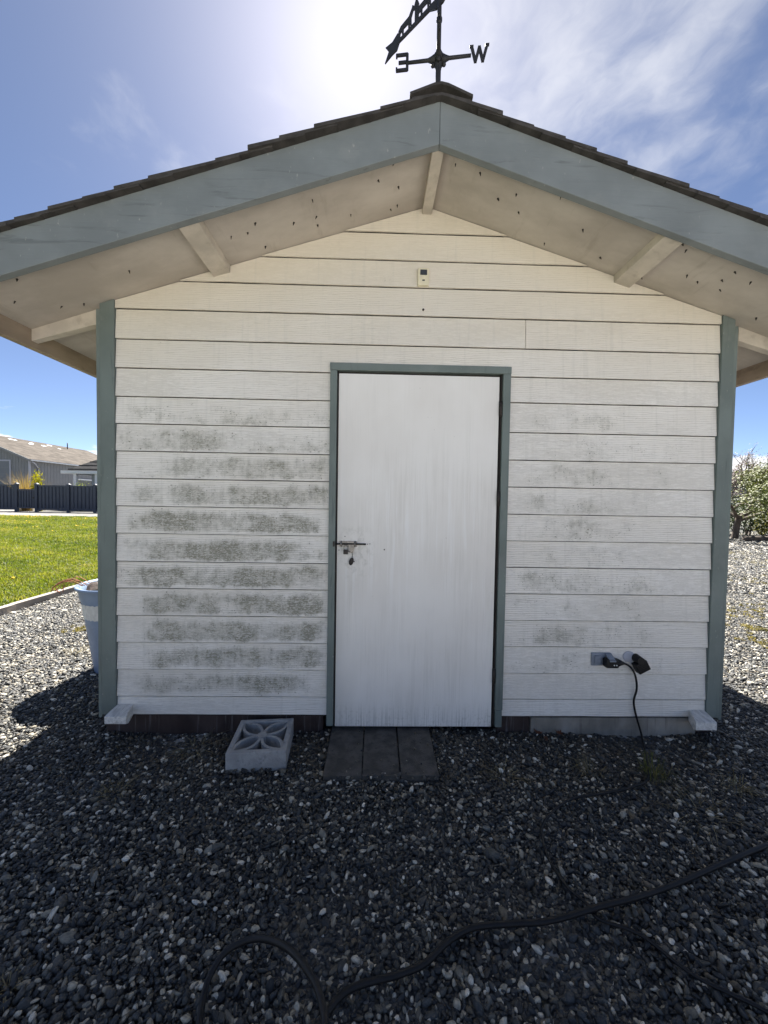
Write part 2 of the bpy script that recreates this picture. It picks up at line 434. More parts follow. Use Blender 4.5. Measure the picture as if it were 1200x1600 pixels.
TRIM = (0.152, 0.184, 0.172)
M = dict(
    siding=siding_mat(), door=door_mat(),
    trim=trim_mat('trim_upright', TRIM, 0.5), fascia=trim_mat('trim_rake', (0.186, 0.206, 0.210), 0.55),
    soffit=soffit_mat(),
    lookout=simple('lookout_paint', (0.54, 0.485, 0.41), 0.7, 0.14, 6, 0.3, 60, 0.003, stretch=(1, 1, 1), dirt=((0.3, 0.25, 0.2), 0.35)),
    eave=simple('weathered_eave_board', (0.30, 0.235, 0.175), 0.8, 0.25, 5, 0.4, 50, 0.004, stretch=(1, .4, 1), dirt=((0.12, 0.09, 0.07), 0.5)),
    shingle=simple('asphalt_shingle', (0.058, 0.053, 0.050), 0.95, 0.3, 14, 0.8, 220, 0.006),
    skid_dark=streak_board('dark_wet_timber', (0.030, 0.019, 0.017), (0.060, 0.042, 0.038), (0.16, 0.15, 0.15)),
    skid_grey=streak_board('grey_timber', (0.19, 0.175, 0.15), (0.32, 0.30, 0.265), (0.09, 0.06, 0.05)),
    void=simple('void_dark_timber', (0.035, 0.03, 0.027), 0.9, 0.2),  # near-black tone carries the shade in siding slots and door gaps
    block=simple('peeling_white_block', (0.66, 0.645, 0.61), 0.75, 0.2, 12, 0.4, 60, 0.004, stretch=(4, 1, 4), dirt=((0.25, 0.24, 0.22), 0.6)),
    steel=simple('aged_steel', (0.22, 0.21, 0.20), 0.4, 0.3, 60, 0.2, 200, 0.001, metal=0.85),
    iron=simple('rusty_iron', (0.045, 0.038, 0.034), 0.6, 0.3, 60, 0.3, 200, 0.001, metal=0.4),
    vane=simple('black_cast_iron', (0.022, 0.022, 0.025), 0.6, 0.2, 40, 0.2, 120, 0.001),
    rubber=simple('black_rubber', (0.0065, 0.0065, 0.0075), 0.5, 0.2, 30, 0.3, 150, 0.001),
    cable=simple('black_cable', (0.006, 0.006, 0.007), 0.42, 0.15, 30, 0.1, 150, 0.001),
    paledot=simple('socket_contact', (0.85, 0.85, 0.83), 0.4, 0.02, bump=0),  # plain near-white for the dots on the plug
    greyplastic=simple('grey_plastic', (0.22, 0.25, 0.30), 0.5, 0.12, 20, 0.1, 90, 0.001),
    palegrey=simple('pale_grey_plastic', (0.42, 0.43, 0.48), 0.6, 0.1, 20, 0.1, 90, 0.001),
    beige=simple('beige_plastic', (0.70, 0.64, 0.47), 0.5, 0.06, 20, 0.05, 90, 0.001),
    screen=simple('dark_display', (0.05, 0.055, 0.06), 0.25, 0.05, bump=0),
    concrete=simple('precast_concrete', (0.35, 0.345, 0.335), 0.9, 0.16, 14, 0.7, 110, 0.004, dirt=((0.16, 0.165, 0.17), 0.5)),
    paver=simple('dark_concrete_paver', (0.088, 0.081, 0.072), 0.92, 0.3, 16, 0.8, 160, 0.004, dirt=((0.035, 0.035, 0.033), 0.6)),
    bin=simple('blue_grey_plastic', (0.21, 0.285, 0.42), 0.45, 0.08, 6, 0.1, 90, 0.001, dirt=((0.15, 0.18, 0.24), 0.25)),
    paper=simple('cracked_white_label', (0.62, 0.62, 0.60), 0.7, 0.12, 30, 0.3, 90, 0.001),
    darkjunk=simple('dark_bark', (0.045, 0.03, 0.025), 0.8, 0.4, 40, 0.5, 90, 0.004),
    twine=simple('orange_twine', (0.36, 0.14, 0.08), 0.8, 0.2, 40, 0.2, 90, 0.001),
    timber=simple('weathered_edging', (0.30, 0.27, 0.24), 0.85, 0.25, 5, 0.5, 50, 0.004, stretch=(1, .15, 1), dirt=((0.14, 0.10, 0.07), 0.6)),
    pebble=pebble_mat(), ground=ground_mat(), lawn=lawn_mat(),
    road=simple('pale_lane', (0.19, 0.185, 0.175), 0.95, 0.2, 0.8, 0.5, 20, 0.02, dirt=((0.14, 0.14, 0.13), 0.5)),
    bouncepale=simple('pale_bounce_concrete', (0.56, 0.54, 0.50), 0.9, 0.1, 1.2, 0.3, 30, 0.01),  # for the unseen slab added to bounce light
    grass=leaf_mat('grass_blade', [(0.035, 0.065, 0.008), (0.11, 0.145, 0.014), (0.185, 0.200, 0.022), (0.28, 0.26, 0.07), (0.38, 0.33, 0.17)], 0.45),
    dandelion=simple('dandelion_yellow', (0.75, 0.50, 0.02), 0.8, 0.1, bump=0),
    dry=leaf_mat('dry_straw', [(0.13, 0.105, 0.06), (0.22, 0.185, 0.11), (0.30, 0.26, 0.16)], 0.25, attr='GEOMETRY'),
    weed=leaf_mat('weed_green', [(0.05, 0.06, 0.02), (0.11, 0.12, 0.04), (0.2, 0.17, 0.07)], 0.3, attr='GEOMETRY'),
    redleaf=leaf_mat('dry_red_leaf', [(0.085, 0.035, 0.02), (0.15, 0.065, 0.04)], 0.15, attr='GEOMETRY'),
    moss=leaf_mat('yellow_moss', [(0.12, 0.11, 0.04), (0.24, 0.20, 0.08), (0.34, 0.29, 0.14)], 0.25),
    bark=simple('grey_bark', (0.11, 0.09, 0.075), 0.9, 0.3, 12, 0.7, 50, 0.01, stretch=(1, 1, .3)),
    leafpale=leaf_mat('pale_spring_leaf', [(0.06, 0.09, 0.02), (0.13, 0.165, 0.045), (0.21, 0.25, 0.09), (0.30, 0.33, 0.17)], 0.35, attr='GEOMETRY'),
    leafgreen=leaf_mat('spring_leaf', [(0.03, 0.045, 0.010), (0.085, 0.110, 0.018), (0.130, 0.150, 0.026), (0.20, 0.205, 0.06)], 0.25, attr='GEOMETRY'),
    leafdark=leaf_mat('dark_evergreen_leaf', [(0.012, 0.025, 0.008), (0.03, 0.05, 0.012), (0.06, 0.085, 0.02)], 0.2, attr='GEOMETRY'),
    leafgold=leaf_mat('golden_leaf', [(0.10, 0.12, 0.01), (0.26, 0.25, 0.02), (0.42, 0.36, 0.03)], 0.35, attr='GEOMETRY'),
    leafpink=leaf_mat('pinkish_bud', [(0.16, 0.10, 0.09), (0.26, 0.17, 0.155), (0.36, 0.27, 0.25)], 0.3, attr='GEOMETRY'),
    fern=leaf_mat('russet_blade', [(0.20, 0.13, 0.05), (0.28, 0.19, 0.08), (0.33, 0.26, 0.09)], 0.3, attr='GEOMETRY'),
    fence=simple('charcoal_vinyl', (0.058, 0.068, 0.094), 0.6, 0.08, 3, 0.05),
    shopwall=simple('grey_metal_cladding', (0.23, 0.235, 0.24), 0.65, 0.05, 2, 0.05),
    shopdoor=simple('grey_garage_door', (0.18, 0.195, 0.21), 0.6, 0.05, 2, 0.05),
    shoproof=simple('grey_brown_roofing', (0.105, 0.092, 0.08), 0.95, 0.3, 1.6, 0.6, 8, 0.05, stretch=(1, .5, 1), dirt=((0.065, 0.057, 0.052), 0.6), spec=0.08),
    darkroof=simple('dark_tile_roofing', (0.045, 0.045, 0.047), 0.9, 0.2, 2, 0.5, 6, 0.05, spec=0.1),
    whitepaint=simple('white_paint', (0.74, 0.75, 0.76), 0.55, 0.04, 3, 0.05),
    bluegrey=simple('blue_grey_wall', (0.25, 0.30, 0.35), 0.6, 0.06, 2, 0.05),
    glass=simple('window_glass', (0.035, 0.045, 0.05), 0.08, 0.1, 1, 0, spec=0.6),
)


# ------------------------------------------------------------------ object helpers
def link(o, parent=None):
    COL.objects.link(o)
    if parent is not None:
        o.parent = parent
        # meshes are written in world coordinates: undo the root's own position
        if parent.type == 'EMPTY':
            o.location = -parent.location
    return o


def meshobj(name, verts, faces, material, parent=None, smooth=False, uvs=None):
    me = bpy.data.meshes.new(name)
    me.from_pydata([tuple(v) for v in verts], [], faces)
    me.update()
    if uvs is not None:
        uvl = me.uv_layers.new(name='UVMap')
        for lp in me.loops:
            uvl.data[lp.index].uv = uvs[lp.vertex_index]
    me.materials.append(material)
    if smooth:
        me.polygons.foreach_set('use_smooth', [True]*len(me.polygons))
    return link(bpy.data.objects.new(name, me), parent)


def bmobj(name, bm, material, parent=None, smooth=False, bevel=0.0):
    if bevel:
        bmesh.ops.bevel(bm, geom=list(bm.edges), offset=bevel, segments=2, affect='EDGES', profile=0.6)
    bmesh.ops.recalc_face_normals(bm, faces=bm.faces)
    me = bpy.data.meshes.new(name)
    bm.to_mesh(me)
    bm.free()
    me.materials.append(material)
    if smooth:
        me.polygons.foreach_set('use_smooth', [True]*len(me.polygons))
    return link(bpy.data.objects.new(name, me), parent)


def empty(name, loc, label=None, cat=None, group=None):
    o = bpy.data.objects.new(name, None)
    o.location = loc
    o.empty_display_size = 0.2
    COL.objects.link(o)
    tag(o, label, cat, group)
    return o


def tag(o, label=None, cat=None, group=None, kind=None):
    if label: o['label'] = label
    if cat: o['category'] = cat
    if group: o['group'] = group
    if kind: o['kind'] = kind
    return o


def box_bm(bm, x0, x1, y0, y1, z0, z1, mx=None):
    vs = [bm.verts.new((x, y, z)) for x in (x0, x1) for y in (y0, y1) for z in (z0, z1)]
    if mx is not None:
        for v in vs:
            v.co = mx @ v.co
    for f in ((0, 1, 3, 2), (4, 6, 7, 5), (0, 4, 5, 1), (2, 3, 7, 6), (0, 2, 6, 4), (1, 5, 7, 3)):
        bm.faces.new([vs[i] for i in f])
    return vs


def box(name, x0, x1, y0, y1, z0, z1, material, parent=None, bevel=0.0, mx=None):
    bm = bmesh.new()
    box_bm(bm, x0, x1, y0, y1, z0, z1, mx)
    return bmobj(name, bm, material, parent, False, bevel)


def prism(name, poly, y0, y1, material, parent=None, bevel=0.0, yfun=None, axis='Y'):
    """extrude a polygon drawn in x,z along y (or drawn in x,y along z)"""
    bm = bmesh.new()
    a, b = [], []
    for p in poly:
        if axis == 'Y':
            ya = y0 if yfun is None else yfun(p[1])
            a.append(bm.verts.new((p[0], ya, p[1])))
            b.append(bm.verts.new((p[0], y1, p[1])))
        elif axis == 'X':
            a.append(bm.verts.new((y0, p[0], p[1])))
            b.append(bm.verts.new((y1, p[0], p[1])))
        else:
            a.append(bm.verts.new((p[0], p[1], y0)))
            b.append(bm.verts.new((p[0], p[1], y1)))
    bm.faces.new(a)
    bm.faces.new(b[::-1])
    n = len(poly)
    for i in range(n):
        j = (i+1) % n
        bm.faces.new((a[i], b[i], b[j], a[j]))
    return bmobj(name, bm, material, parent, False, bevel)


def catmull(pts, n=8):
    pts = [Vector(p) for p in pts]
    out = []
    for i in range(len(pts)-1):
        p0 = pts[max(i-1, 0)]; p1 = pts[i]; p2 = pts[i+1]; p3 = pts[min(i+2, len(pts)-1)]
        for k in range(n):
            t = k/n
            out.append(0.5*((2*p1)+(p2-p0)*t+(2*p0-5*p1+4*p2-p3)*t*t+(3*p1-p0-3*p2+p3)*t**3))
    out.append(pts[-1])
    return out


def tube_data(path, rad, seg=8, cap=True):
    verts, faces = [], []
    path = [Vector(p) for p in path]
    N = len(path)
    rf = rad if callable(rad) else (lambda t: rad)
    up = Vector((0, 0, 1))
    d = (path[1]-path[0]).normalized()
    if abs(d.dot(up)) > 0.9:
        up = Vector((1, 0, 0))
    for i, p in enumerate(path):
        d = (path[min(i+1, N-1)]-path[max(i-1, 0)]).normalized()
        s = d.cross(up)
        if s.length < 1e-4:
            s = d.orthogonal()
        s.normalize()
        up = s.cross(d).normalized()
        r = rf(i/(N-1))
        for k in range(seg):
            a = 2*math.pi*k/seg
            verts.append(p+s*(math.cos(a)*r)+up*(math.sin(a)*r))
    for i in range(N-1):
        for k in range(seg):
            k2 = (k+1) % seg
            faces.append((i*seg+k, i*seg+k2, (i+1)*seg+k2, (i+1)*seg+k))
    if cap:
        faces.append(tuple(range(seg))[::-1])
        faces.append(tuple((N-1)*seg+k for k in range(seg)))
    return verts, faces


def tube(name, path, rad, material, parent=None, seg=8):
    v, f = tube_data(path, rad, seg)
    return meshobj(name, v, f, material, parent, True)


def lathe(name, cx, cy, prof, material, parent=None, seg=32, sx=1.0, sy=1.0):
    verts, faces = [], []
    for r, z in prof:
        for k in range(seg):
            a = 2*math.pi*k/seg
            verts.append((cx+r*sx*math.cos(a), cy+r*sy*math.sin(a), z))
    for i in range(len(prof)-1):
        for k in range(seg):
            k2 = (k+1) % seg
            faces.append((i*seg+k, i*seg+k2, (i+1)*seg+k2, (i+1)*seg+k))
    faces.append(tuple(range(seg))[::-1])
    return meshobj(name, verts, faces, material, parent, True)


def set_tint(o, vals):
    """per-face tint written on the face corners' points"""
    at = o.data.attributes.new('tint', 'FLOAT', 'FACE')
    at.data.foreach_set('value', np.asarray(vals, dtype=np.float32))


def scatter(name, pts, rots, scls, idx, tint, protos, label, cat, kind='stuff'):
    """one object that instances small prototypes on its own points"""
    coll = bpy.data.collections.new(name+'_shapes')
    for p in protos:
        coll.objects.link(p)
    me = bpy.data.meshes.new(name)
    me.from_pydata(pts.tolist(), [], [])
    n = len(pts)
    a = me.attributes.new('rot', 'FLOAT_VECTOR', 'POINT'); a.data.foreach_set('vector', np.asarray(rots, np.float32).ravel())
    a = me.attributes.new('scl', 'FLOAT_VECTOR', 'POINT'); a.data.foreach_set('vector', np.asarray(scls, np.float32).ravel())
    a = me.attributes.new('idx', 'INT', 'POINT'); a.data.foreach_set('value', np.asarray(idx, np.int32))
    a = me.attributes.new('tint', 'FLOAT', 'POINT'); a.data.foreach_set('value', np.asarray(tint, np.float32))
    o = link(bpy.data.objects.new(name, me))
    tag(o, label, cat, kind=kind)
    ng = bpy.data.node_groups.new(name+'_nodes', 'GeometryNodeTree')
    ng.interface.new_socket('Geometry', in_out='INPUT', socket_type='NodeSocketGeometry')
    ng.interface.new_socket('Geometry', in_out='OUTPUT', socket_type='NodeSocketGeometry')
    gi = ng.nodes.new('NodeGroupInput'); go = ng.nodes.new('NodeGroupOutput')
    ci = ng.nodes.new('GeometryNodeCollectionInfo')
    ci.inputs['Collection'].default_value = coll
    ci.inputs['Separate Children'].default_value = True
    ci.inputs['Reset Children'].default_value = True
    iop = ng.nodes.new('GeometryNodeInstanceOnPoints')
    iop.inputs['Pick Instance'].default_value = True

    def attr(nm, ty):
        x = ng.nodes.new('GeometryNodeInputNamedAttribute')
        x.data_type = ty
        x.inputs['Name'].default_value = nm
        return x.outputs['Attribute']
    L = ng.links.new
    mp = ng.nodes.new('GeometryNodeMeshToPoints')
    L(gi.outputs[0], mp.inputs['Mesh'])
    L(mp.outputs[0], iop.inputs['Points'])
    L(ci.outputs[0], iop.inputs['Instance'])
    L(attr('idx', 'INT'), iop.inputs['Instance Index'])
    e2r = ng.nodes.new('FunctionNodeEulerToRotation')
    L(attr('rot', 'FLOAT_VECTOR'), e2r.inputs[0])
    L(e2r.outputs[0], iop.inputs['Rotation'])
    L(attr('scl', 'FLOAT_VECTOR'), iop.inputs['Scale'])
    L(iop.outputs[0], go.inputs[0])
    md = o.modifiers.new('scatter', 'NODES')
    md.node_group = ng
    return o


def proto(name, verts, faces, material, smooth=False):
    me = bpy.data.meshes.new(name)
    me.from_pydata([tuple(v) for v in verts], [], faces)
    me.materials.append(material)
    if smooth:
        me.polygons.foreach_set('use_smooth', [True]*len(me.polygons))
    return bpy.data.objects.new(name, me)


# ------------------------------------------------------------------ ground, lawn, lane
def sheet(name, x0, x1, y0, y1, z, material, label, nx=1, ny=1):
    vs, fs = [], []
    for j in range(ny+1):
        for i in range(nx+1):
            vs.append((x0+(x1-x0)*i/nx, y0+(y1-y0)*j/ny, z))
    for j in range(ny):
        for i in range(nx):
            a = j*(nx+1)+i
            fs.append((a, a+1, a+nx+2, a+nx+1))
    o = meshobj(name, vs, fs, material)
    return tag(o, label, name.replace('_', ' '), kind='structure')


sheet('ground', -900, 900, -900, 900, -0.012, M['ground'], 'dark gravel yard surrounding the shed')
sheet('lawn', -80, -4.26, -30, 21.4, 0.03, M['lawn'], 'green lawn dotted with dandelions left of the shed')
sheet('lane', -90, -4.0, 21.4, 60, 0.02, M['road'], 'pale lane running in front of the charcoal fence')

sheet('bounce_slab', -14, 16, -26, -3.35, 0.0, M['bouncepale'], 'unseen pale slab added behind the viewer to bounce light on the wall')  # added out of view: sunlit slab throws light back onto the shaded wall

# timber edging between lawn and gravel, in three lengths
for i, (y0, y1, dx) in enumerate(((-3.0, 2.35, 0.0), (2.36, 5.0, -0.012), (5.01, 14.0, 0.008))):
    o = box('timber_edging', -4.27+dx, -4.19+dx, y0, y1, -0.04, 0.075, M['timber'], bevel=0.006)
    tag(o, ['weathered edging board between lawn and gravel, nearest length', 'weathered edging board beside the lawn behind the blue bin', 'weathered edging board along the lawn, farthest length'][i], 'edging', 'timber edging along the lawn')

# gravel pebbles
protos = []
for k in range(7):
    bm = bmesh.new()
    bmesh.ops.create_icosphere(bm, subdivisions=2, radius=1.0)
    ax = rng.normal(size=(5, 3))
    ax /= np.linalg.norm(ax, axis=1)[:, None]
    for v in bm.verts:
        n = np.array(v.co)
        f = 1.0
        for q in range(5):                      # flattened facets, like crushed and tumbled rock
            dq = float(n @ ax[q])
            lim = 0.50+0.075*q
            if dq*f > lim:
                f = lim/dq
        f *= 1+0.06*math.sin(3*n[0]+k)*math.cos(4*n[1]-k)
        v.co = Vector(n*f)
    me = bpy.data.meshes.new('pebble')
    bm.to_mesh(me); bm.free()
    me.materials.append(M['pebble'])
    me.polygons.foreach_set('use_smooth', [True]*len(me.polygons))
    protos.append(bpy.data.objects.new('pebble', me))

P, S = [], []


def grid(x0, x1, y0, y1, sp, size, z, keep=None):
    xs = np.arange(x0, x1, sp)
    ys = np.arange(y0, y1, sp)
    gx, gy = np.meshgrid(xs, ys)
    gx = gx.ravel()+rng.uniform(-.5, .5, gx.size)*sp
    gy = gy.ravel()+rng.uniform(-.5, .5, gy.size)*sp
    ok = np.ones(gx.size, bool)
    # outside the shed footprint, the pavers and the block
    ok &= ~((gx > -1.50) & (gx < 2.01) & (gy > 0.035) & (gy < 3.62))
    ok &= ~((gx > -0.235) & (gx < 0.335) & (gy > -0.385) & (gy < 0.1))
    ok &= ~((gx > -0.76) & (gx < -0.42) & (gy > -0.315) & (gy < -0.03))
    ok &= gx > -4.17
    # inside the wedge the lens sees, with room to step aside
    dd = gy+2.2
    ok &= (np.abs(gx) < dd*1.0+1.6)
    if keep is not None:
        ok &= keep(gx, gy)
    gx, gy = gx[ok], gy[ok]
    s = size*np.exp(rng.normal(0, 0.29, gx.size))
    hum = 0.012*np.sin(gx*2.3+1)*np.cos(gy*2.9)+0.006*np.sin(gx*7.1)*np.sin(gy*6.3+2)
    P.append(np.stack([gx, gy, z+hum+rng.uniform(-.4, .6, gx.size)*size], 1))
    S.append(s)


def strays(x0, x1, y0, y1, z, k, size):
    P.append(np.stack([rng.uniform(x0, x1, k), rng.uniform(y0, y1, k), np.full(k, z)], 1))
    S.append(size*np.exp(rng.normal(0, 0.3, k)))


grid(-2.6, 3.1, -1.70, 0.4, 0.0108, 0.0061, -0.002)
grid(-2.6, 3.1, -1.70, 0.4, 0.0215, 0.0077, 0.003)
grid(-4.2, -1.4, 0.4, 3.4, 0.0150, 0.0092, 0.0)
grid(-4.2, -2.6, -1.2, 0.4, 0.0150, 0.0092, 0.0)
grid(-4.2, -1.4, 3.4, 9.0, 0.030, 0.019, 0.0)
grid(2.0, 7.0, 0.4, 3.6, 0.0170, 0.0098, 0.0)
grid(3.1, 5.0, -1.0, 0.4, 0.0200, 0.0125, 0.0)
grid(2.0, 13.0, 3.6, 9.0, 0.027, 0.0155, 0.0, lambda x, y: x > (y+2.2)*0.72)
grid(6.0, 21.0, 9.0, 17.0, 0.048, 0.026, 0.0, lambda x, y: x > (y+2.2)*0.78)
strays(-0.22, 0.32, -0.38, 0.0, 0.037, 34, 0.0042)
strays(-0.235, 0.335, -0.40, -0.37, 0.026, 40, 0.0070)
strays(-0.74, -0.43, -0.34, -0.318, 0.012, 26, 0.0080)
pts = np.concatenate(P)
s = np.concatenate(S)
n = len(pts)
scl = np.stack([s*rng.uniform(1.05, 1.8, n), s*rng.uniform(0.8, 1.15, n), s*rng.uniform(0.5, 0.9, n)], 1)
rot = np.stack([rng.normal(0, 0.45, n), rng.normal(0, 0.45, n), rng.uniform(0, 6.28, n)], 1)
# tint: mostly slate, few pale stones; slow drift so the bed is not even
drift = 0.5+0.5*np.sin(pts[:, 0]*1.9+np.cos(pts[:, 1]*1.3)*2)*np.cos(pts[:, 1]*2.1+pts[:, 0])
tint = np.clip(rng.beta(1.25, 1.75, n)*0.93+0.07*(drift-0.5)+0.02, 0, 1)
near = np.clip(1.2-np.abs(pts[:, 1]+0.12)/0.32, 0, 1)*(pts[:, 0] > -1.9)*(pts[:, 0] < 2.4)
b_ = rng.random(n) < 0.6*near
tint[b_] = np.where(rng.random(b_.sum()) < .6, rng.uniform(.46, .54, b_.sum()), rng.uniform(.63, .68, b_.sum()))
k_ = rng.random(n) < 0.075
tint[k_] = rng.uniform(0.82, 1.0, k_.sum())
scatter('gravel', pts, rot, scl, rng.integers(0, 7, n), tint, protos, 'loose dark slate gravel with scattered pale stones', 'gravel')

# ------------------------------------------------------------------ shed
RX, SL = 0.262, 0.328          # ridge position, roof slope
SOF = 3.005                    # underside of the roof deck at the ridge
EAVE = 2.20                    # ridge to inner face of eave board
DEP = 3.6                      # depth of the shed
YF = -0.40                     # inner face of the rake board


def sof(x, lift=0.0):
    return SOF+lift-SL*abs(x-RX)


shed = empty('garden_shed', (0.252, 0, 0), 'white lap-sided garden shed with grey-green trim and a low gable roof', 'shed')


def gable_clip(x0, x1, z0, z1, zoff=-0.004):
    """outline of a board between two heights, cut by the roof slope"""
    top = lambda x: sof(x, zoff)
    pts = []
    for zz in (z0, z1):
        pass
    lo = [(x0, z0), (x1, z0)]
    hx = (SOF+zoff-z0)/SL
    xa, xb = max(x0, RX-hx), min(x1, RX+hx)
    poly = [(xa, z0), (xb, z0)]
    # right side up
    zr = min(z1, top(x1))
    if top(xb) > z0+1e-6 and xb == x1:
        poly.append((x1, zr))
    if top(x1) < z1:
        hx1 = (SOF+zoff-z1)/SL
        if hx1 > 0:
            poly.append((min(x1, RX+hx1), z1))
    zl = min(z1, top(x0))
    if SOF+zoff <= z1:
        poly.append((RX, SOF+zoff))
    else:
        if top(x0) < z1:
            hx1 = (SOF+zoff-z1)/SL
            poly.append((max(x0, RX-hx1), z1))
    if top(xa) > z0+1e-6 and xa == x0:
        poly.append((x0, zl))
    out = []
    for p in poly:
        if not out or (abs(p[0]-out[-1][0])+abs(p[1]-out[-1][1])) > 1e-5:
            out.append(p)
    return out


def board(poly, z0, z1, seed, parent=shed, ax='Y', pos=0.0, sgn=1):
    """one lap-siding board: proud at its lower edge, ending short of the next one to leave a slot for the shadow line"""
    r = random.Random(seed)
    H = 0.1545
    bm = bmesh.new()
    # cut long horizontal edges so that the butt edge can wander a little
    dense = []
    for i, p in enumerate(poly):
        q = poly[(i+1) % len(poly)]
        dense.append(p)
        L = math.hypot(q[0]-p[0], q[1]-p[1])
        if abs(q[1]-p[1]) < 1e-6 and abs(p[1]-z0) < 1e-6 and L > 0.3:
            k = int(L/0.12)
            for j in range(1, k):
                dense.append((p[0]+(q[0]-p[0])*j/k, p[1]+r.uniform(-.0009, .0009)))
    fr, bk = [], []
    for p in dense:
        d = 0.0175-0.0110*(p[1]-z0)/H + r.uniform(-.0004, .0004)
        if ax == 'Y':
            fr.append(bm.verts.new((p[0], pos-d, p[1])))
            bk.append(bm.verts.new((p[0], pos-d+0.009, p[1])))
        else:
            fr.append(bm.verts.new((pos+sgn*d, p[0], p[1])))
            bk.append(bm.verts.new((pos+sgn*(d-0.009), p[0], p[1])))
    bm.faces.new(fr); bm.faces.new(bk[::-1])
    for i in range(len(fr)):
        j = (i+1) % len(fr)
        bm.faces.new((fr[i], bk[i], bk[j], fr[j]))
    bmesh.ops.recalc_face_normals(bm, faces=bm.faces)
    uvl = bm.loops.layers.uv.new('UVMap')
    for f in bm.faces:
        for lp in f.loops:
            lp[uvl].uv = ((lp.vert.co.x if ax == 'Y' else lp.vert.co.y), (lp.vert.co.z-z0)/H)
    me = bpy.data.meshes.new('siding_board')
    bm.to_mesh(me); bm.free()
    me.materials.append(M['siding'])
    return link(bpy.data.objects.new('siding_board', me), parent)


XL, XR = -1.452, 1.961          # between the corner boards
DL, DR, DT = -0.262, 0.752, 2.120   # outside of the door trim
LZ = [.118, .223, .378, .534, .687, .843, .995, 1.152, 1.306, 1.461, 1.613, 1.766, 1.916, 2.073]
RZ = [.115, .216, .368, .525, .679, .834, .987, 1.14, 1.293, 1.449, 1.603, 1.760, 1.929, 2.073]
UZ = [2.073, 2.232, 2.397, 2.555, 2.702, 2.853, 3.02]
SLOT = -0.0045  # open slots over dark backing stand in for the lap shadow lines
sd = 0
for zs, a, b in ((LZ, XL, DL+0.006), (RZ, DR-0.006, XR)):
    for k in range(13):
        z0, z1 = zs[k], zs[k+1]+SLOT*(1.45 if k < 6 else 1.0)
        sd += 1
        board([(a, z0), (b, z0), (b, z1), (a, z1)], z0, z1, sd)
for k in range(6):
    z0, z1 = UZ[k], UZ[k+1]+(SLOT if k < 5 else 0.0)
    if k == 0:      # notched round the door head
        board([(XL, z0), (DL+.006, z0), (DL+.006, DT-.006), (DR-.006, DT-.006), (DR-.006, z0), (XR, z0), (XR, z1), (XL, z1)], z0, z1, 900)
    elif k == 1:    # two lengths meeting in a butt joint
        board([(XL, z0), (0.8345, z0), (0.8345, z1), (XL, z1)], z0, z1, 901)
        board([(0.8375, z0), (XR, z0), (XR, z1), (0.8375, z1)], z0, z1, 902)
    else:
        board(gable_clip(XL, XR, z0, z1), z0, z1, 903+k)
# carcass behind the boards; its dark tone fills the slots as lap shadow
wall = prism('wall_sheathing', [(-1.530, 0.10), (DL+.01, 0.10), (DL+.01, 2.09), (DR-.01, 2.09), (DR-.01, 0.10), (2.04, 0.10), (2.04, sof(2.04, -.003)), (RX, SOF-.003), (-1.535, sof(-1.535, -.003))], 0.004, 0.03, M['void'], shed)
prism('wall_sheathing', [(-1.535, 0.10), (2.04, 0.10), (2.04, sof(2.04, -.003)), (RX, SOF-.003), (-1.535, sof(-1.535, -.003))], DEP-.03, DEP, M['siding'], shed)
box('wall_sheathing', -1.535, -1.505, 0.031, DEP-.031, 0.10, sof(-1.535, -.012), M['void'], shed)
box('wall_sheathing', 2.01, 2.04, 0.031, DEP-.031, 0.10, sof(2.04, -.012), M['void'], shed)
box('floor_deck', -1.50, 2.005, 0.035, DEP-.035, 0.10, 0.125, M['void'], shed)
for side, pos, sg in ((LZ, -1.5365, -1), (RZ, 2.0415, 1)):
    zz = side+[2.232, 2.40]
    for k in range(15):
        z0, z1 = zz[k], min(zz[k+1]+SLOT, sof(pos, -.02))
        if z1-z0 > 0.02:
            sd += 1
            board([(0.075, z0), (DEP-.08, z0), (DEP-.08, z1), (0.075, z1)], z0, z1, 2000+sd, ax='X', pos=pos, sgn=sg)

# corner boards (front face and side face)
def slope_board(name, x0, x1, y0, y1, z0, material, parent=shed, bevel=0.003):
    return prism(name, [(x0, z0), (x1, z0), (x1, sof(x1, -.003)), (x0, sof(x0, -.003))], y0, y1, material, parent, bevel)


slope_board('corner_board', -1.531, -1.454, -0.025, 0.003, 0.118, M['trim'])
slope_board('corner_board', 1.963, 2.036, -0.025, 0.003, 0.112, M['trim'])
for y0, y1 in ((-0.021, 0.072), (DEP-.075, DEP+.02)):
    box('corner_board', -1.553, -1.533, y0, y1, 0.100, 2.385, M['trim'], shed, 0.003)
    box('corner_board', 2.038, 2.058, y0, y1, 0.095, 2.385, M['trim'], shed, 0.003)

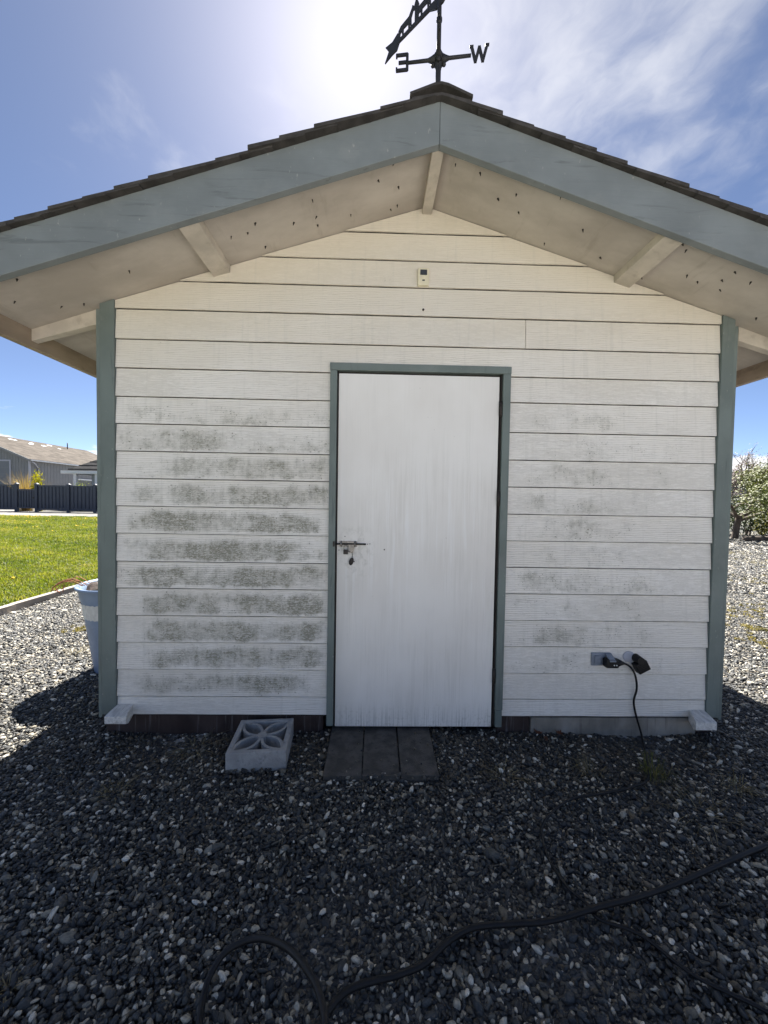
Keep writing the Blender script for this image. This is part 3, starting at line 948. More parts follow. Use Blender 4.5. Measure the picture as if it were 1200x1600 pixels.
# skids and blocks at the foot of the wall
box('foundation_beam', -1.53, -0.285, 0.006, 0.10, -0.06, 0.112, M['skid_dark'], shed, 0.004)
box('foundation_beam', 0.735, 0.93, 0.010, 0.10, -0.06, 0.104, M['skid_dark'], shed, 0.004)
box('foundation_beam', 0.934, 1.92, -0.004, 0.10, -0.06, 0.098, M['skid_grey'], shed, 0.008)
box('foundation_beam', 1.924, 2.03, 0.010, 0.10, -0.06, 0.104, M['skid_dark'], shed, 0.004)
box('foundation_beam', -0.283, 0.733, 0.070, 0.12, -0.06, 0.098, M['void'], shed)  # near-black board painted as the shaded void under the door
for x in (-1.50, 1.98):
    box('foundation_beam', x-.02, x+.02, 0.13, DEP-.03, -0.06, 0.098, M['void'], shed)
for fx0, fx1, bx0, bx1, zt_, zb_ in ((-1.449, -1.331, -1.449, -1.366, 0.172, 0.108), (1.815, 1.936, 1.872, 1.958, 0.150, 0.082)):
    bm = bmesh.new()
    rg = []
    for t_, y, za, zb2 in ((0.0, -0.004, zt_+.004, zb_+.004), (0.72, -0.092, zt_-.003, zb_), (1.0, -0.126, zt_-.008, zb_+.016)):
        xa, xb = bx0+(fx0-bx0)*t_, bx1+(fx1-bx1)*t_
        rg.append([bm.verts.new(p) for p in ((xa, y, zb2), (xb, y, zb2), (xb, y, za), (xa, y, za))])
    for a, b in zip(rg[:-1], rg[1:]):
        for i in range(4):
            j = (i+1) % 4
            bm.faces.new((a[i], a[j], b[j], b[i]))
    bm.faces.new(rg[0]); bm.faces.new(rg[-1][::-1])
    o = bmobj('skid_block', bm, M['block'], shed, False, 0.003)
    o['label'] = 'white painted timber end poking out at the wall corner'

# door: trim, slab, hinges, bolt
for nm, x0, x1, z0, z1 in (('door_trim', DL, -0.224, 0.062, 2.0785), ('door_trim', 0.709, DR, 0.158, 2.0785), ('door_trim', 0.711, DR-.003, 0.058, 0.1565), ('door_trim', DL-.002, DR+.002, 2.080, DT)):
    box(nm, x0, x1, -0.036, 0.003, z0, z1, M['trim'], shed, 0.0025)
box('door_jamb', -0.222, -0.216, -0.020, 0.07, 0.06, 2.078, M['void'], shed)
box('door_jamb', 0.700, 0.707, -0.020, 0.07, 0.06, 2.078, M['void'], shed)
box('door_jamb', -0.214, 0.698, -0.004, 0.07, 2.0715, 2.078, M['void'], shed)
door = box('door', -0.2145, 0.692, -0.020, 0.018, 0.052, 2.066, M['door'], shed, 0.002)
door['label'] = 'flush white door with rain streaks'
for z in (1.883, 1.378, 0.356):
    v, f = tube_data([(0.6985, -0.030, z-.042), (0.6985, -0.030, z+.042)], 0.0085, 8)
    meshobj('hinge', v, f, M['iron'], door, True)
# slide bolt
bm = bmesh.new()
box_bm(bm, -0.205, -0.100, -0.0245, -0.0205, 1.092, 1.124)
bolt_plate = bmobj('bolt_plate', bm, M['steel'], door, False, 0.001)
tube('bolt_rod', [(-0.222, -0.031, 1.108), (-0.05, -0.031, 1.108)], 0.0048, M['iron'], door, 8)
for x in (-0.190, -0.112):
    tube('bolt_staple', [(x, -0.021, 1.122), (x, -0.036, 1.120), (x, -0.041, 1.108), (x, -0.036, 1.096), (x, -0.021, 1.094)], 0.0042, M['steel'], door, 6)
prism('hasp_tab', [(-0.150, 1.108), (-0.112, 1.108), (-0.118, 1.072), (-0.124, 1.058), (-0.138, 1.060), (-0.146, 1.082)], -0.034, -0.030, M['steel'], door, 0.001)
box('bolt_keeper', -0.236, -0.2255, -0.042, -0.0365, 1.094, 1.124, M['iron'], shed, 0.001)
for x, z in ((-0.041, 1.1075), (-0.028, 1.1095), (0.055, 1.078), (-0.203, 1.072), (-0.17, 1.15)):
    v, f = tube_data([(x, -0.0195, z), (x, -0.0225, z)], 0.0042 if x > 0 else 0.0028, 8)
    meshobj('screw_hole', v, f, M['void'], door)

lock = empty('padlock', (-0.157, -0.045, 1.05), 'small tarnished padlock hanging open from the door bolt', 'padlock')
box('lock_body', -0.176, -0.150, -0.050, -0.036, 1.052, 1.078, M['iron'], lock, 0.003)
tube('shackle', catmull([(-0.172, -0.043, 1.077), (-0.173, -0.043, 1.094), (-0.163, -0.043, 1.102), (-0.153, -0.043, 1.094), (-0.150, -0.043, 1.070), (-0.138, -0.041, 1.064)], 5), 0.0028, M['steel'], lock, 6)
key = empty('key_fob', (-0.13, -0.04, 0.99), 'dark oval key fob dangling below the door bolt', 'key fob')
tube('fob_cord', [(-0.128, -0.037, 1.066), (-0.1255, -0.034, 1.046), (-0.127, -0.034, 1.028)], 0.0018, M['iron'], key, 5)
bm = bmesh.new()
bmesh.ops.create_uvsphere(bm, u_segments=12, v_segments=8, radius=1)
bm.transform(Matrix.Translation((-0.131, -0.034, 1.010)) @ Matrix.Rotation(0.25, 4, 'Y') @ Matrix.Diagonal((0.0125, 0.006, 0.0225, 1)))
bmobj('fob', bm, M['iron'], key, True)
tube('split_ring', [(-0.144, -0.036, 1.012), (-0.112, -0.036, 1.009)], 0.0024, M['iron'], key, 5)

# roof: deck with soffit, lookouts, rafter tails, fascia, shingles
roof = prism('roof', [(RX-EAVE, sof(RX-EAVE)), (RX, SOF), (RX+EAVE, sof(RX+EAVE)), (RX+EAVE, sof(RX+EAVE, .128)), (RX, SOF+.128), (RX-EAVE, sof(RX-EAVE, .128))], YF, DEP+.40, M['soffit'], shed)
for sg in (-1, 1):
    for y0, y1 in ((YF-.036, YF-.001), (DEP+.401, DEP+.436)):
        E2 = EAVE+0.04
        x1 = RX+sg*E2
        a = [(RX+sg*0.0006, SOF-.048), (x1, SOF-.048-SL*E2), (x1, SOF+.138-SL*E2), (RX+sg*0.0006, SOF+.138)]
        prism('rake_fascia', a if sg > 0 else a[::-1], y0, y1, M['fascia'], roof, 0.003)
    xe = RX+sg*EAVE
    box('eave_fascia', min(xe+sg*.001, xe+sg*.039), max(xe+sg*.001, xe+sg*.039), YF+.0, DEP+.399, sof(xe)-.100, sof(xe)+.118, M['eave'], roof, 0.003)

# lookouts under the front overhang
def lookout(xc, wid, dep, ridge=False):
    x0, x1 = xc-wid/2, xc+wid/2
    if ridge:
        poly = [(x0, SOF-dep-.015), (x1, SOF-dep-.015), (x1, sof(x1)+.001), (RX, SOF+.001), (x0, sof(x0)+.001)]
    else:
        poly = [(x0, sof(x0)-dep), (x1, sof(x1)-dep), (x1, sof(x1)-.0005), (x0, sof(x0)-.0005)]
    prism('lookout', poly, YF+.001, -0.004, M['lookout'], roof, 0.002)


lookout(-0.868, 0.088, 0.042)
lookout(1.375, 0.088, 0.042)
lookout(RX, 0.052, 0.032, True)
# rafter tails at the side eaves
for y in (0.0, 0.61, 1.22, 1.83, 2.44, 3.05, DEP-.04):
    for sg in (-1, 1):
        xa, xb = (RX+sg*1.835, RX+sg*(EAVE-.001))
        if y == 0.0:
            xa = RX+sg*1.836
        a = [(xa, sof(xa)-.0005), (xb, sof(xb)-.0005), (xb, sof(xb)-.066), (xa, sof(xa)-.082)]
        prism('rafter_tail', a, y+.02, y+.062, M['lookout'], roof, 0.002)
# nail tips through the soffit, too many and small to pick apart
bm = bmesh.new()
r = random.Random(5)
for sg in (-1, 1):
    for k in range(34):
        x = RX+sg*(0.1+2.05*(k+r.uniform(-.3, .3))/34)
        for yy in (-0.33, -0.20, -0.08):
            if r.random() < 0.26:
                y = yy+r.uniform(-.05, .05)
                z = sof(x)
                q = bmesh.ops.create_cone(bm, cap_ends=True, segments=5, radius1=0.0055*r.uniform(.6, 1.2), radius2=0.001, depth=0.016,
                                          matrix=Matrix.Translation((x, y, z-.006)) @ Matrix.Rotation(math.pi+r.uniform(-.4, .4), 4, 'X') @ Matrix.Rotation(r.uniform(-.4, .4), 4, 'Y'))
o = bmobj('nail_tips', bm, M['iron'], roof)
o['kind'] = 'stuff'

# shingles: courses of separate tabs on both slopes
EXP = 0.143
Yr0, Yr1 = YF-.062, DEP+.46
r = random.Random(3)
cs = 1/math.sqrt(1+SL*SL)
ncourse = 16
tabL = (Yr1-Yr0)/5.0
for sg in (-1, 1):
    for c in range(ncourse):
        d1 = EAVE+0.075-c*EXP           # lower edge, horizontal distance from ridge
        d0 = max(d1-0.25, 0.0)
        if d1 < 0.05:
            continue
        offs = [0, .5][c % 2]
        cuts = [Yr0]+[Yr0+(j+offs)*tabL for j in range(1 if offs == 0 else 0, 6)]+[Yr1]
        cuts = sorted(set(q for q in cuts if Yr0-1e-6 <= q <= Yr1+1e-6))
        for a, b in zip(cuts[:-1], cuts[1:]):
            if b-a < 0.05:
                continue
            fy = r.uniform(-.012, .006) if a == Yr0 else 0.0
            th = 0.015+r.uniform(-.003, .004)
            dd1 = d1+r.uniform(-.006, .006)
            zt = SOF+.128+.012
            x0, x1 = RX+sg*d0, RX+sg*dd1
            lift = 0.010
            z0b = zt-SL*d0
            z1b = zt-SL*dd1+lift
            bm = bmesh.new()
            ya, yb = a+fy+.001, b-.002
            sag = 0.004*r.random()
            vs = [bm.verts.new(p) for p in ((x0, ya, z0b-.004), (x1, ya, z1b-sag), (x1, ya, z1b+th-sag), (x0, ya, z0b+th*.5), (x0, yb, z0b-.004), (x1, yb, z1b), (x1, yb, z1b+th), (x0, yb, z0b+th*.5))]
            for f in ((0, 1, 2, 3), (7, 6, 5, 4), (0, 4, 5, 1), (3, 2, 6, 7), (1, 5, 6, 2), (0, 3, 7, 4)):
                bm.faces.new([vs[i] for i in f])
            bmobj('shingle', bm, M['shingle'], roof)
# ridge caps
ncap = 22
for k in range(ncap):
    a = Yr0-.006+k*(Yr1-Yr0)/ncap
    b = a+(Yr1-Yr0)/ncap+.05
    w_ = 0.132+r.uniform(-.008, .008)
    zt = SOF+.128+.041
    la, lb = 0.012, 0.004
    bm = bmesh.new()
    ring = []
    for y, lf in ((a, la), (b, lb)):
        for t_ in (0.012, 0.0):
            ring.append([bm.verts.new(p) for p in ((RX-w_, y, zt-SL*w_-.003+lf+t_-.004), (RX-.03, y, zt-SL*.03+lf+t_+.002), (RX, y, zt+lf+t_-.002), (RX+.03, y, zt-SL*.03+lf+t_+.002), (RX+w_, y, zt-SL*w_-.003+lf+t_-.004))])
    A, B, C_, D_ = ring
    for i in range(4):
        bm.faces.new((A[i], A[i+1], C_[i+1], C_[i]))
        bm.faces.new((B[i+1], B[i], D_[i], D_[i+1]))
        bm.faces.new((A[i+1], A[i], B[i], B[i+1]))
        bm.faces.new((C_[i], C_[i+1], D_[i+1], D_[i]))
    bm.faces.new((A[0], C_[0], D_[0], B[0]))
    bm.faces.new((A[4], B[4], D_[4], C_[4]))
    bmobj('ridge_cap', bm, M['shingle'], roof)

# ------------------------------------------------------------------ weathervane on the ridge
VX, VY, VZ = RX+.002, -0.335, 3.435
vane = empty('weathervane', (VX, VY, 3.17), 'dark iron weathervane with letters on the shed ridge', 'weathervane')
lathe('mast', VX, VY, [(0.017, 3.16), (0.017, 3.215), (0.019, 3.222), (0.017, 3.230), (0.013, 3.236), (0.0125, 3.38), (0.016, 3.405), (0.024, 3.42), (0.025, 3.445), (0.014, 3.468), (0.0105, 3.48), (0.0105, 3.60), (0.014, 3.607), (0.014, 3.618), (0.0105, 3.625), (0.010, 3.70), (0.001, 3.705)], M['vane'], vane, 16)
ang = -math.atan2(VX, 2.2+VY)
ew = Vector((math.cos(ang), math.sin(ang), 0))     # towards W
ns = Vector((-math.sin(ang)*-1, -math.cos(ang), 0))
ns = Vector((math.sin(ang), -math.cos(ang), 0))    # towards N (the viewer)
hub = Vector((VX, VY, VZ))
STROKES = {
    'W': [[(-.5, .5), (-.24, -.5)], [(-.24, -.5), (0, .42)], [(0, .42), (.24, -.5)], [(.24, -.5), (.5, .5)], [(-.60, .5), (-.42, .5)], [(.42, .5), (.60, .5)]],
    'E': [[(-.3, .5), (-.3, -.5)], [(-.3, .5), (.42, .5)], [(-.3, 0), (.25, 0)], [(-.3, -.5), (.42, -.5)], [(.42, .5), (.42, .36)], [(.42, -.5), (.42, -.36)]],
    'N': [[(-.4, .5), (-.4, -.5)], [(-.4, .5), (.4, -.5)], [(.4, -.5), (.4, .5)]],
    'S': [[(.38, .38), (.1, .5)], [(.1, .5), (-.28, .42)], [(-.28, .42), (-.32, .16)], [(-.32, .16), (.32, -.14)], [(.32, -.14), (.28, -.42)], [(.28, -.42), (-.1, -.5)], [(-.1, -.5), (-.38, -.38)]],
}


def letter(ch, centre, right, h):
    bm = bmesh.new()
    up = Vector((0, 0, 1))
    dp = right.cross(up).normalized()
    for q, ((xa, za), (xb, zb)) in enumerate(STROKES[ch]):
        a = Vector((xa, za)); b = Vector((xb, zb))
        d = (b-a).normalized(); nrm = Vector((-d.y, d.x))*(0.09 if q < 4 else 0.055)
        a2, b2 = a-d*.04, b+d*.04
        th = 0.0035+0.0002*q
        vs = []
        for s_ in (-1, 1):
            for p in (a2+nrm, b2+nrm, b2-nrm, a2-nrm):
                vs.append(bm.verts.new(centre+right*(p.x*h)+up*(p.y*h)+dp*(s_*th)))
        for f in ((0, 1, 2, 3), (7, 6, 5, 4), (0, 4, 5, 1), (1, 5, 6, 2), (2, 6, 7, 3), (3, 7, 4, 0)):
            bm.faces.new([vs[i] for i in f])
    return bmobj('direction_letter', bm, M['vane'], vane)


for d, ch, rt in ((ew, 'W', ew), (-ew, 'E', -ew), (ns, 'N', ns), (-ns, 'S', -ns)):
    letter(ch, hub+d*(0.187 if ch in 'W' else 0.168)+Vector((0, 0, 0.004)), rt, 0.070)
    tube('arm', [hub+d*0.012+Vector((0, 0, -.004)), hub+d*0.035+Vector((0, 0, .0)), hub+d*0.05, hub+d*0.15], lambda t: 0.019*(1-t)**3+0.0068, M['vane'], vane, 8)
    bm = bmesh.new()
    bmesh.ops.create_uvsphere(bm, u_segments=8, v_segments=6, radius=0.010)
    bm.transform(Matrix.Translation(hub+d*.026+Vector((0, 0, -.026))))
    bmobj('scroll_knob', bm, M['vane'], vane, True)

# arrow with a little silhouette of horses and a cart, turned across the yard
aa = Vector((-math.sin(R(45)), math.cos(R(45)), 0))      # towards the tail, away from the viewer
top = Vector((VX, VY, 3.715))


def flat(name, poly, th=0.004):
    """cut-out plate standing in the arrow's plane; x runs from the mast to the tail"""
    bm = bmesh.new()
    dp = aa.cross(Vector((0, 0, 1))).normalized()*th
    A = [bm.verts.new(top+aa*p[0]+Vector((0, 0, p[1]))+dp) for p in poly]
    B = [bm.verts.new(top+aa*p[0]+Vector((0, 0, p[1]))-dp) for p in poly]
    bm.faces.new(A); bm.faces.new(B[::-1])
    for i in range(len(poly)):
        j = (i+1) % len(poly)
        bm.faces.new((A[i], B[i], B[j], A[j]))
    return bmobj(name, bm, M['vane'], vane)


flat('arrow_shaft', [(-.30, -.008), (-.06, -.012), (-.02, -.04), (.02, -.04), (.06, -.014), (.27, -.008), (.27, .008), (-.30, .008)])
flat('arrow_tail', [(.245, .0), (.262, .046), (.300, .030), (.350, .040), (.325, .0), (.352, -.040), (.30, -.034), (.268, -.036)], 0.003)
flat('arrow_head', [(-.29, -.045), (-.40, 0.0), (-.29, .045), (-.31, 0.0)], 0.003)


def horse(x):
    flat('horse_silhouette', [(x+.060, .004), (x+.054, .004), (x+.050, .030), (x+.040, .034), (x+.036, .004), (x+.030, .004), (x+.028, .036), (x-.002, .036), (x-.004, .004), (x-.010, .004), (x-.013, .034),
                              (x-.018, .006), (x-.024, .006), (x-.022, .050), (x-.034, .074), (x-.050, .066), (x-.055, .074), (x-.036, .096), (x-.028, .104), (x-.026, .094), (x-.006, .068), (x+.046, .064), (x+.062, .052), (x+.066, .026), (x+.060, .044)], 0.0025)


horse(0.195)
horse(0.075)
horse(-0.045)
flat('figure_silhouette', [(.125, .006), (.150, .006), (.150, .070), (.158, .078), (.150, .100), (.142, .118), (.132, .100), (.124, .078), (.128, .070)], 0.0026)
flat('figure_silhouette', [(.010, .006), (.028, .006), (.030, .066), (.036, .082), (.026, .100), (.018, .116), (.009, .098), (.004, .080), (.010, .066)], 0.0026)

# ------------------------------------------------------------------ things on and by the front wall
sn = empty('wireless_sensor', (0.247, -0.02, 2.557), 'small beige wireless sensor mounted high on the gable siding', 'sensor')
box('housing', 0.216, 0.279, -0.034, -0.010, 2.557, 2.652, M['beige'], sn, 0.007)
box('display', 0.229, 0.267, -0.0362, -0.0335, 2.612, 2.641, M['screen'], sn, 0.002)
box('badge', 0.241, 0.255, -0.0352, -0.0335, 2.580, 2.587, M['screen'], sn)
tube('screw', [(0.2515, -0.006, 2.432), (0.2515, -0.020, 2.430)], 0.0065, M['iron'], shed, 8)

ot = empty('electrical_outlet', (1.33, -0.014, 0.415), 'grey weatherproof electrical outlet low on the siding right of the door', 'outlet')
box('cover_plate', 1.272, 1.388, -0.022, -0.008, 0.416, 0.490, M['greyplastic'], ot, 0.003)
box('flap', 1.288, 1.322, -0.030, -0.0225, 0.428, 0.478, M['greyplastic'], ot, 0.003)
box('flap', 1.336, 1.372, -0.004, 0.004, -0.055, 0.0, M['greyplastic'], ot, 0.002, mx=Matrix.Translation((0.012, -0.026, 0.487)) @ Matrix.Rotation(R(-62), 4, 'X'))

cd = empty('extension_cord', (1.45, -0.05, 0.0), 'thin black extension cord plugged into the outlet and trailing over the gravel', 'cord')
pts_w = [(1.432, -0.052, 0.446), (1.462, -0.050, 0.436), (1.490, -0.045, 0.415), (1.520, -0.040, 0.366), (1.534, -0.036, 0.290), (1.522, -0.032, 0.214), (1.537, -0.030, 0.138), (1.566, -0.035, 0.040),
         (1.545, -0.08, 0.022), (1.366, -0.378, 0.024), (1.234, -0.45, 0.022), (1.075, -0.489, 0.022), (0.897, -0.527, 0.022), (0.743, -0.631, 0.022), (0.69, -0.714, 0.022), (0.673, -0.823, 0.022),
         (0.691, -0.918, 0.022), (0.728, -0.973, 0.021), (0.742, -1.018, 0.02), (0.844, -1.068, 0.024), (0.929, -1.169, 0.022), (1.06, -1.248, 0.022), (1.14, -1.33, 0.022), (1.20, -1.50, 0.02), (1.10, -1.72, 0.01)]
tube('cable', catmull(pts_w, 7), 0.0056, M['cable'], cd, 8)
bm = bmesh.new()
box_bm(bm, 1.330, 1.405, -0.072, -0.026, 0.420, 0.472)
plug = bmobj('plug', bm, M['rubber'], cd, False, 0.012)
tube('plug_boot', [(1.398, -0.050, 0.447), (1.42, -0.051, 0.4465), (1.445, -0.051, 0.443)], lambda t: 0.0195*(1-t)+0.007, M['rubber'], cd, 12)
for x in (1.374, 1.388):
    tube('pilot_dot', [(x, -0.071, 0.4405), (x, -0.0745, 0.4405)], 0.0036, M['paledot'], cd, 8)

hd = empty('socket_cover', (1.54, -0.04, 0.40), 'black square socket cover tilted on the siding beside the plugged cord', 'socket cover')
mx = Matrix.Translation((1.548, -0.042, 0.428)) @ Matrix.Rotation(R(-28), 4, 'Y')
box('cover_body', -0.036, 0.036, -0.022, 0.022, -0.034, 0.026, M['rubber'], hd, 0.006, mx=mx)
for k in range(5):
    z = -0.026+k*0.0105
    box('rib', -0.030, 0.030, -0.0245, -0.0222, z-.0022, z+.0022, M['rubber'], hd, mx=mx)
bm = bmesh.new()
bmesh.ops.create_cone(bm, cap_ends=True, segments=20, radius1=0.024, radius2=0.020, depth=0.05, matrix=mx @ Matrix.Translation((0.004, 0.002, 0.038)) @ Matrix.Rotation(R(90), 4, 'X'))
bmobj('cap', bm, M['rubber'], hd, False)
bm = bmesh.new()
bmesh.ops.create_uvsphere(bm, u_segments=16, v_segments=10, radius=1)
bm.transform(Matrix.Translation((1.496, -0.012, 0.468)) @ Matrix.Diagonal((0.036, 0.006, 0.032, 1)))
bmobj('cover_dish', bm, M['palegrey'], hd, True)  # flattened grey disc for the lifted outlet cover

# breeze block: square frame with a pierced star of petals
bb = empty('breeze_block', (-0.59, -0.17, 0.0), 'pale concrete breeze block with a petal star lying in front of the wall', 'breeze block')
cx, cy, hw, zt, zb = -0.586, -0.172, 0.147, 0.098, -0.004
tilt = Matrix.Translation((cx, cy, 0)) @ Matrix.Rotation(R(4.5), 4, 'Z')
bm = bmesh.new()
fi = hw-0.026
outer = [(-hw, -hw), (hw, -hw), (hw, hw), (-hw, hw)]
inner = [(-fi, -fi), (fi, -fi), (fi, fi), (-fi, fi)]
V = {}
for nm, ring_, z in (('ot', outer, zt), ('it', inner, zt), ('ob', outer, zb), ('ib', inner, zb)):
    V[nm] = [bm.verts.new(tilt @ Vector((p[0], p[1], z))) for p in ring_]
for i in range(4):
    j = (i+1) % 4
    bm.faces.new((V['ot'][i], V['ot'][j], V['it'][j], V['it'][i]))
    bm.faces.new((V['ob'][j], V['ob'][i], V['ib'][i], V['ib'][j]))
    bm.faces.new((V['ot'][j], V['ot'][i], V['ob'][i], V['ob'][j]))
    bm.faces.new((V['it'][i], V['it'][j], V['ib'][j], V['ib'][i]))
bmobj('frame', bm, M['concrete'], bb, False, 0.005)
# petals: curved webs running from the centre to corners and side middles
def web(poly, zt_, zb_, name='petal_web'):
    bm = bmesh.new()
    A = [bm.verts.new(tilt @ Vector((p[0], p[1], zt_))) for p in poly]
    B = [bm.verts.new(tilt @ Vector((p[0], p[1], zb_))) for p in poly]
    bm.faces.new(A); bm.faces.new(B[::-1])
    for i in range(len(poly)):
        j = (i+1) % len(poly)
        bm.faces.new((A[i], B[i], B[j], A[j]))
    return bmobj(name, bm, M['concrete'], bb, False)


for k in range(4):
    rot_ = Matrix.Rotation(R(90*k), 2)
    # two curved ribs bounding each corner petal
    for sgn in (1, -1):
        L = fi+0.004
        cen = []
        for i in range(9):
            t_ = i/8
            bx = L*t_
            by = sgn*0.040*math.sin(math.pi*t_)
            a45 = R(45)
            cen.append(Vector(((bx*math.cos(a45)-by*math.sin(a45))*1.414, (bx*math.sin(a45)+by*math.cos(a45))*1.414)) if False else Vector((bx*1.41*math.cos(a45)-by*math.sin(a45), bx*1.41*math.sin(a45)+by*math.cos(a45))))
        left_, right_ = [], []
        for i, p in enumerate(cen):
            d = (cen[min(i+1, 8)]-cen[max(i-1, 0)]).normalized()
            nn = Vector((-d.y, d.x))*0.0075
            left_.append(p+nn); right_.append(p-nn)
        web([rot_ @ p for p in left_+right_[::-1]], zt-.004-.0006*(sgn+1), zb+.002)
oct_ = [Vector((0.026*math.cos(R(22.5+45*i)), 0.026*math.sin(R(22.5+45*i)))) for i in range(8)]
web(oct_, zt-.001, zb+.003, 'centre_boss')
web([Vector(p) for p in ((-fi-.001, -fi-.001), (fi+.001, -fi-.001), (fi+.001, fi+.001), (-fi-.001, fi+.001))], zt-.058, zb+.006, 'floor_web')

# three pavers under the door
for i, (xa, xb, ya, dz, yw) in enumerate(((-0.232, -0.047, -0.392, 0.0, 0.003), (-0.043, 0.140, -0.388, -0.003, -0.004), (0.146, 0.330, -0.391, 0.002, -0.006))):
    mxp = Matrix.Translation(((xa+xb)/2, -0.19, 0)) @ Matrix.Rotation(yw, 4, 'Z')
    hwx = (xb-xa)/2
    o = box('paver', -hwx, hwx, ya+.19, 0.235, -0.03, 0.033+dz, M['paver'], None, 0.004, mx=mxp)
    tag(o, ['dark concrete paver at the door, leftmost of three', 'dark concrete paver at the door, middle of three', 'dark concrete paver at the door, rightmost of three'][i], 'paver', 'pavers laid before the door')

# blue-grey bin at the shed's left side
bx, by = -2.015, 0.90
bn = empty('plastic_bin', (bx, by, 0), 'blue-grey round plastic bin with a torn label behind the left corner', 'bin')
lathe('bin_body', bx, by, [(0.178, -0.01), (0.185, 0.005), (0.262, 0.555), (0.272, 0.57), (0.282, 0.645), (0.300, 0.650), (0.304, 0.662), (0.296, 0.670), (0.276, 0.664), (0.268, 0.60), (0.25, 0.50), (0.02, 0.49)], M['bin'], bn, 48)
vs, fs = [], []
N = 20
for i in range(N+1):
    a = R(196+i*(275-196)/N)
    for z, rr_ in ((0.430, 0.2475), (0.545, 0.2635)):
        wob = 0.004*math.sin(i*2.7+z*40)
        vs.append((bx+(rr_)*math.cos(a), by+(rr_)*math.sin(a), z+wob))
for i in range(N):
    fs.append((i*2, i*2+2, i*2+3, i*2+1))
meshobj('torn_label', vs, fs, M['paper'], bn, True)
rj = random.Random(8)
for k in range(9):
    bm = bmesh.new()
    bmesh.ops.create_icosphere(bm, subdivisions=2, radius=1)
    for v in bm.verts:
        v.co *= 1+rj.uniform(-.16, .16)
    a, q = rj.uniform(0, 6.28), rj.uniform(0.02, 0.19)
    bm.transform(Matrix.Translation((bx+q*math.cos(a), by+q*math.sin(a), 0.60+rj.uniform(-.02, .05))) @ Matrix.Rotation(rj.uniform(0, 3), 4, 'Z') @ Matrix.Diagonal((rj.uniform(.05, .1), rj.uniform(.04, .07), rj.uniform(.03, .06), 1)))
    o = bmobj('bark_chunk', bm, M['darkjunk'], None, False)
    tag(o, 'dark lump of bark heaped inside the blue-grey bin', 'bark chunk', 'bark heaped in the bin')
vv, ff = [], []
for k in range(6):
    p0 = Vector((bx-.22+rj.uniform(-.03, .03), by-.10+rj.uniform(-.05, .05), 0.665))
    pth = catmull([p0, p0+Vector((-.09, -.03, .035+rj.uniform(0, .03))), p0+Vector((-.17+rj.uniform(-.03, .03), -.05+rj.uniform(-.04, .04), .0+rj.uniform(-.03, .02))), p0+Vector((-.17+rj.uniform(-.04, .03), -.05, -.05+rj.uniform(-.03, .03)))], 4)
    v, f = tube_data(pth, 0.0028, 5)
    b0 = len(vv)
    vv += v; ff += [tuple(b0+i for i in q) for q in f]
o = meshobj('orange_twine', vv, ff, M['twine'], None, True)
tag(o, 'frayed orange twine hanging over the rim of the blue-grey bin', 'twine')

# black hose: long run over the gravel and a raised loop near the camera
hp = [(1.95, -0.66, .024), (1.57, -0.761, .025), (1.353, -0.827, .027), (1.09, -0.909, .026), (0.92, -0.956, .028), (0.766, -0.992, .034), (0.579, -1.029, .028), (0.453, -1.035, .026), (0.328, -1.045, .026), (0.24, -1.083, .027), (0.165, -1.135, .026),
      (0.081, -1.163, .026), (-0.026, -1.185, .026), (-0.081, -1.214, .026), (-0.16, -1.30, .026), (-0.27, -1.385, .026), (-0.37, -1.36, .026), (-0.415, -1.285, .03), (-0.432, -1.228, .035), (-0.433, -1.179, .05), (-0.399, -1.144, .08), (-0.32, -1.14, .11),
      (-0.227, -1.193, .15), (-0.153, -1.269, .18), (-0.106, -1.346, .2), (-0.08, -1.43, .19), (-0.05, -1.55, .12), (0.0, -1.70, .03), (0.2, -1.9, .02), (0.6, -2.0, .02)]
tag(tube('rubber_hose', catmull(hp, 9), 0.0088, M['rubber'], None, 12), 'thick black rubber hose snaking across the gravel with a raised loop', 'hose')


# weeds and dry leaves on the gravel
def weed(name, x, y, n_, rad, hgt, material, label, cat, seed, group=None):
    r_ = random.Random(seed)
    vs, fs, tn = [], [], []
    for i in range(n_):
        a = r_.uniform(0, 6.28)
        q = rad*math.sqrt(r_.random())*0.55
        p = Vector((x+q*math.cos(a), y+q*math.sin(a), 0.008))
        d = Vector((math.cos(a+r_.uniform(-.8, .8)), math.sin(a+r_.uniform(-.8, .8)), 0))*rad*r_.uniform(.3, 1.0)
        h = hgt*r_.uniform(.3, 1.0)
        wd = Vector((-d.y, d.x, 0)).normalized()*r_.uniform(.0007, .0016)
        mid = p+d*.5+Vector((0, 0, h))
        tip = p+d+Vector((0, 0, h*r_.uniform(.2, .9)))
        b0 = len(vs)
        vs += [p-wd, p+wd, mid-wd, mid+wd, tip]
        fs += [(b0, b0+1, b0+3, b0+2), (b0+2, b0+3, b0+4)]
        tn += [r_.random()]*2
    o = meshobj(name, vs, fs, material)
    set_tint(o, tn)
    return tag(o, label, cat, group)


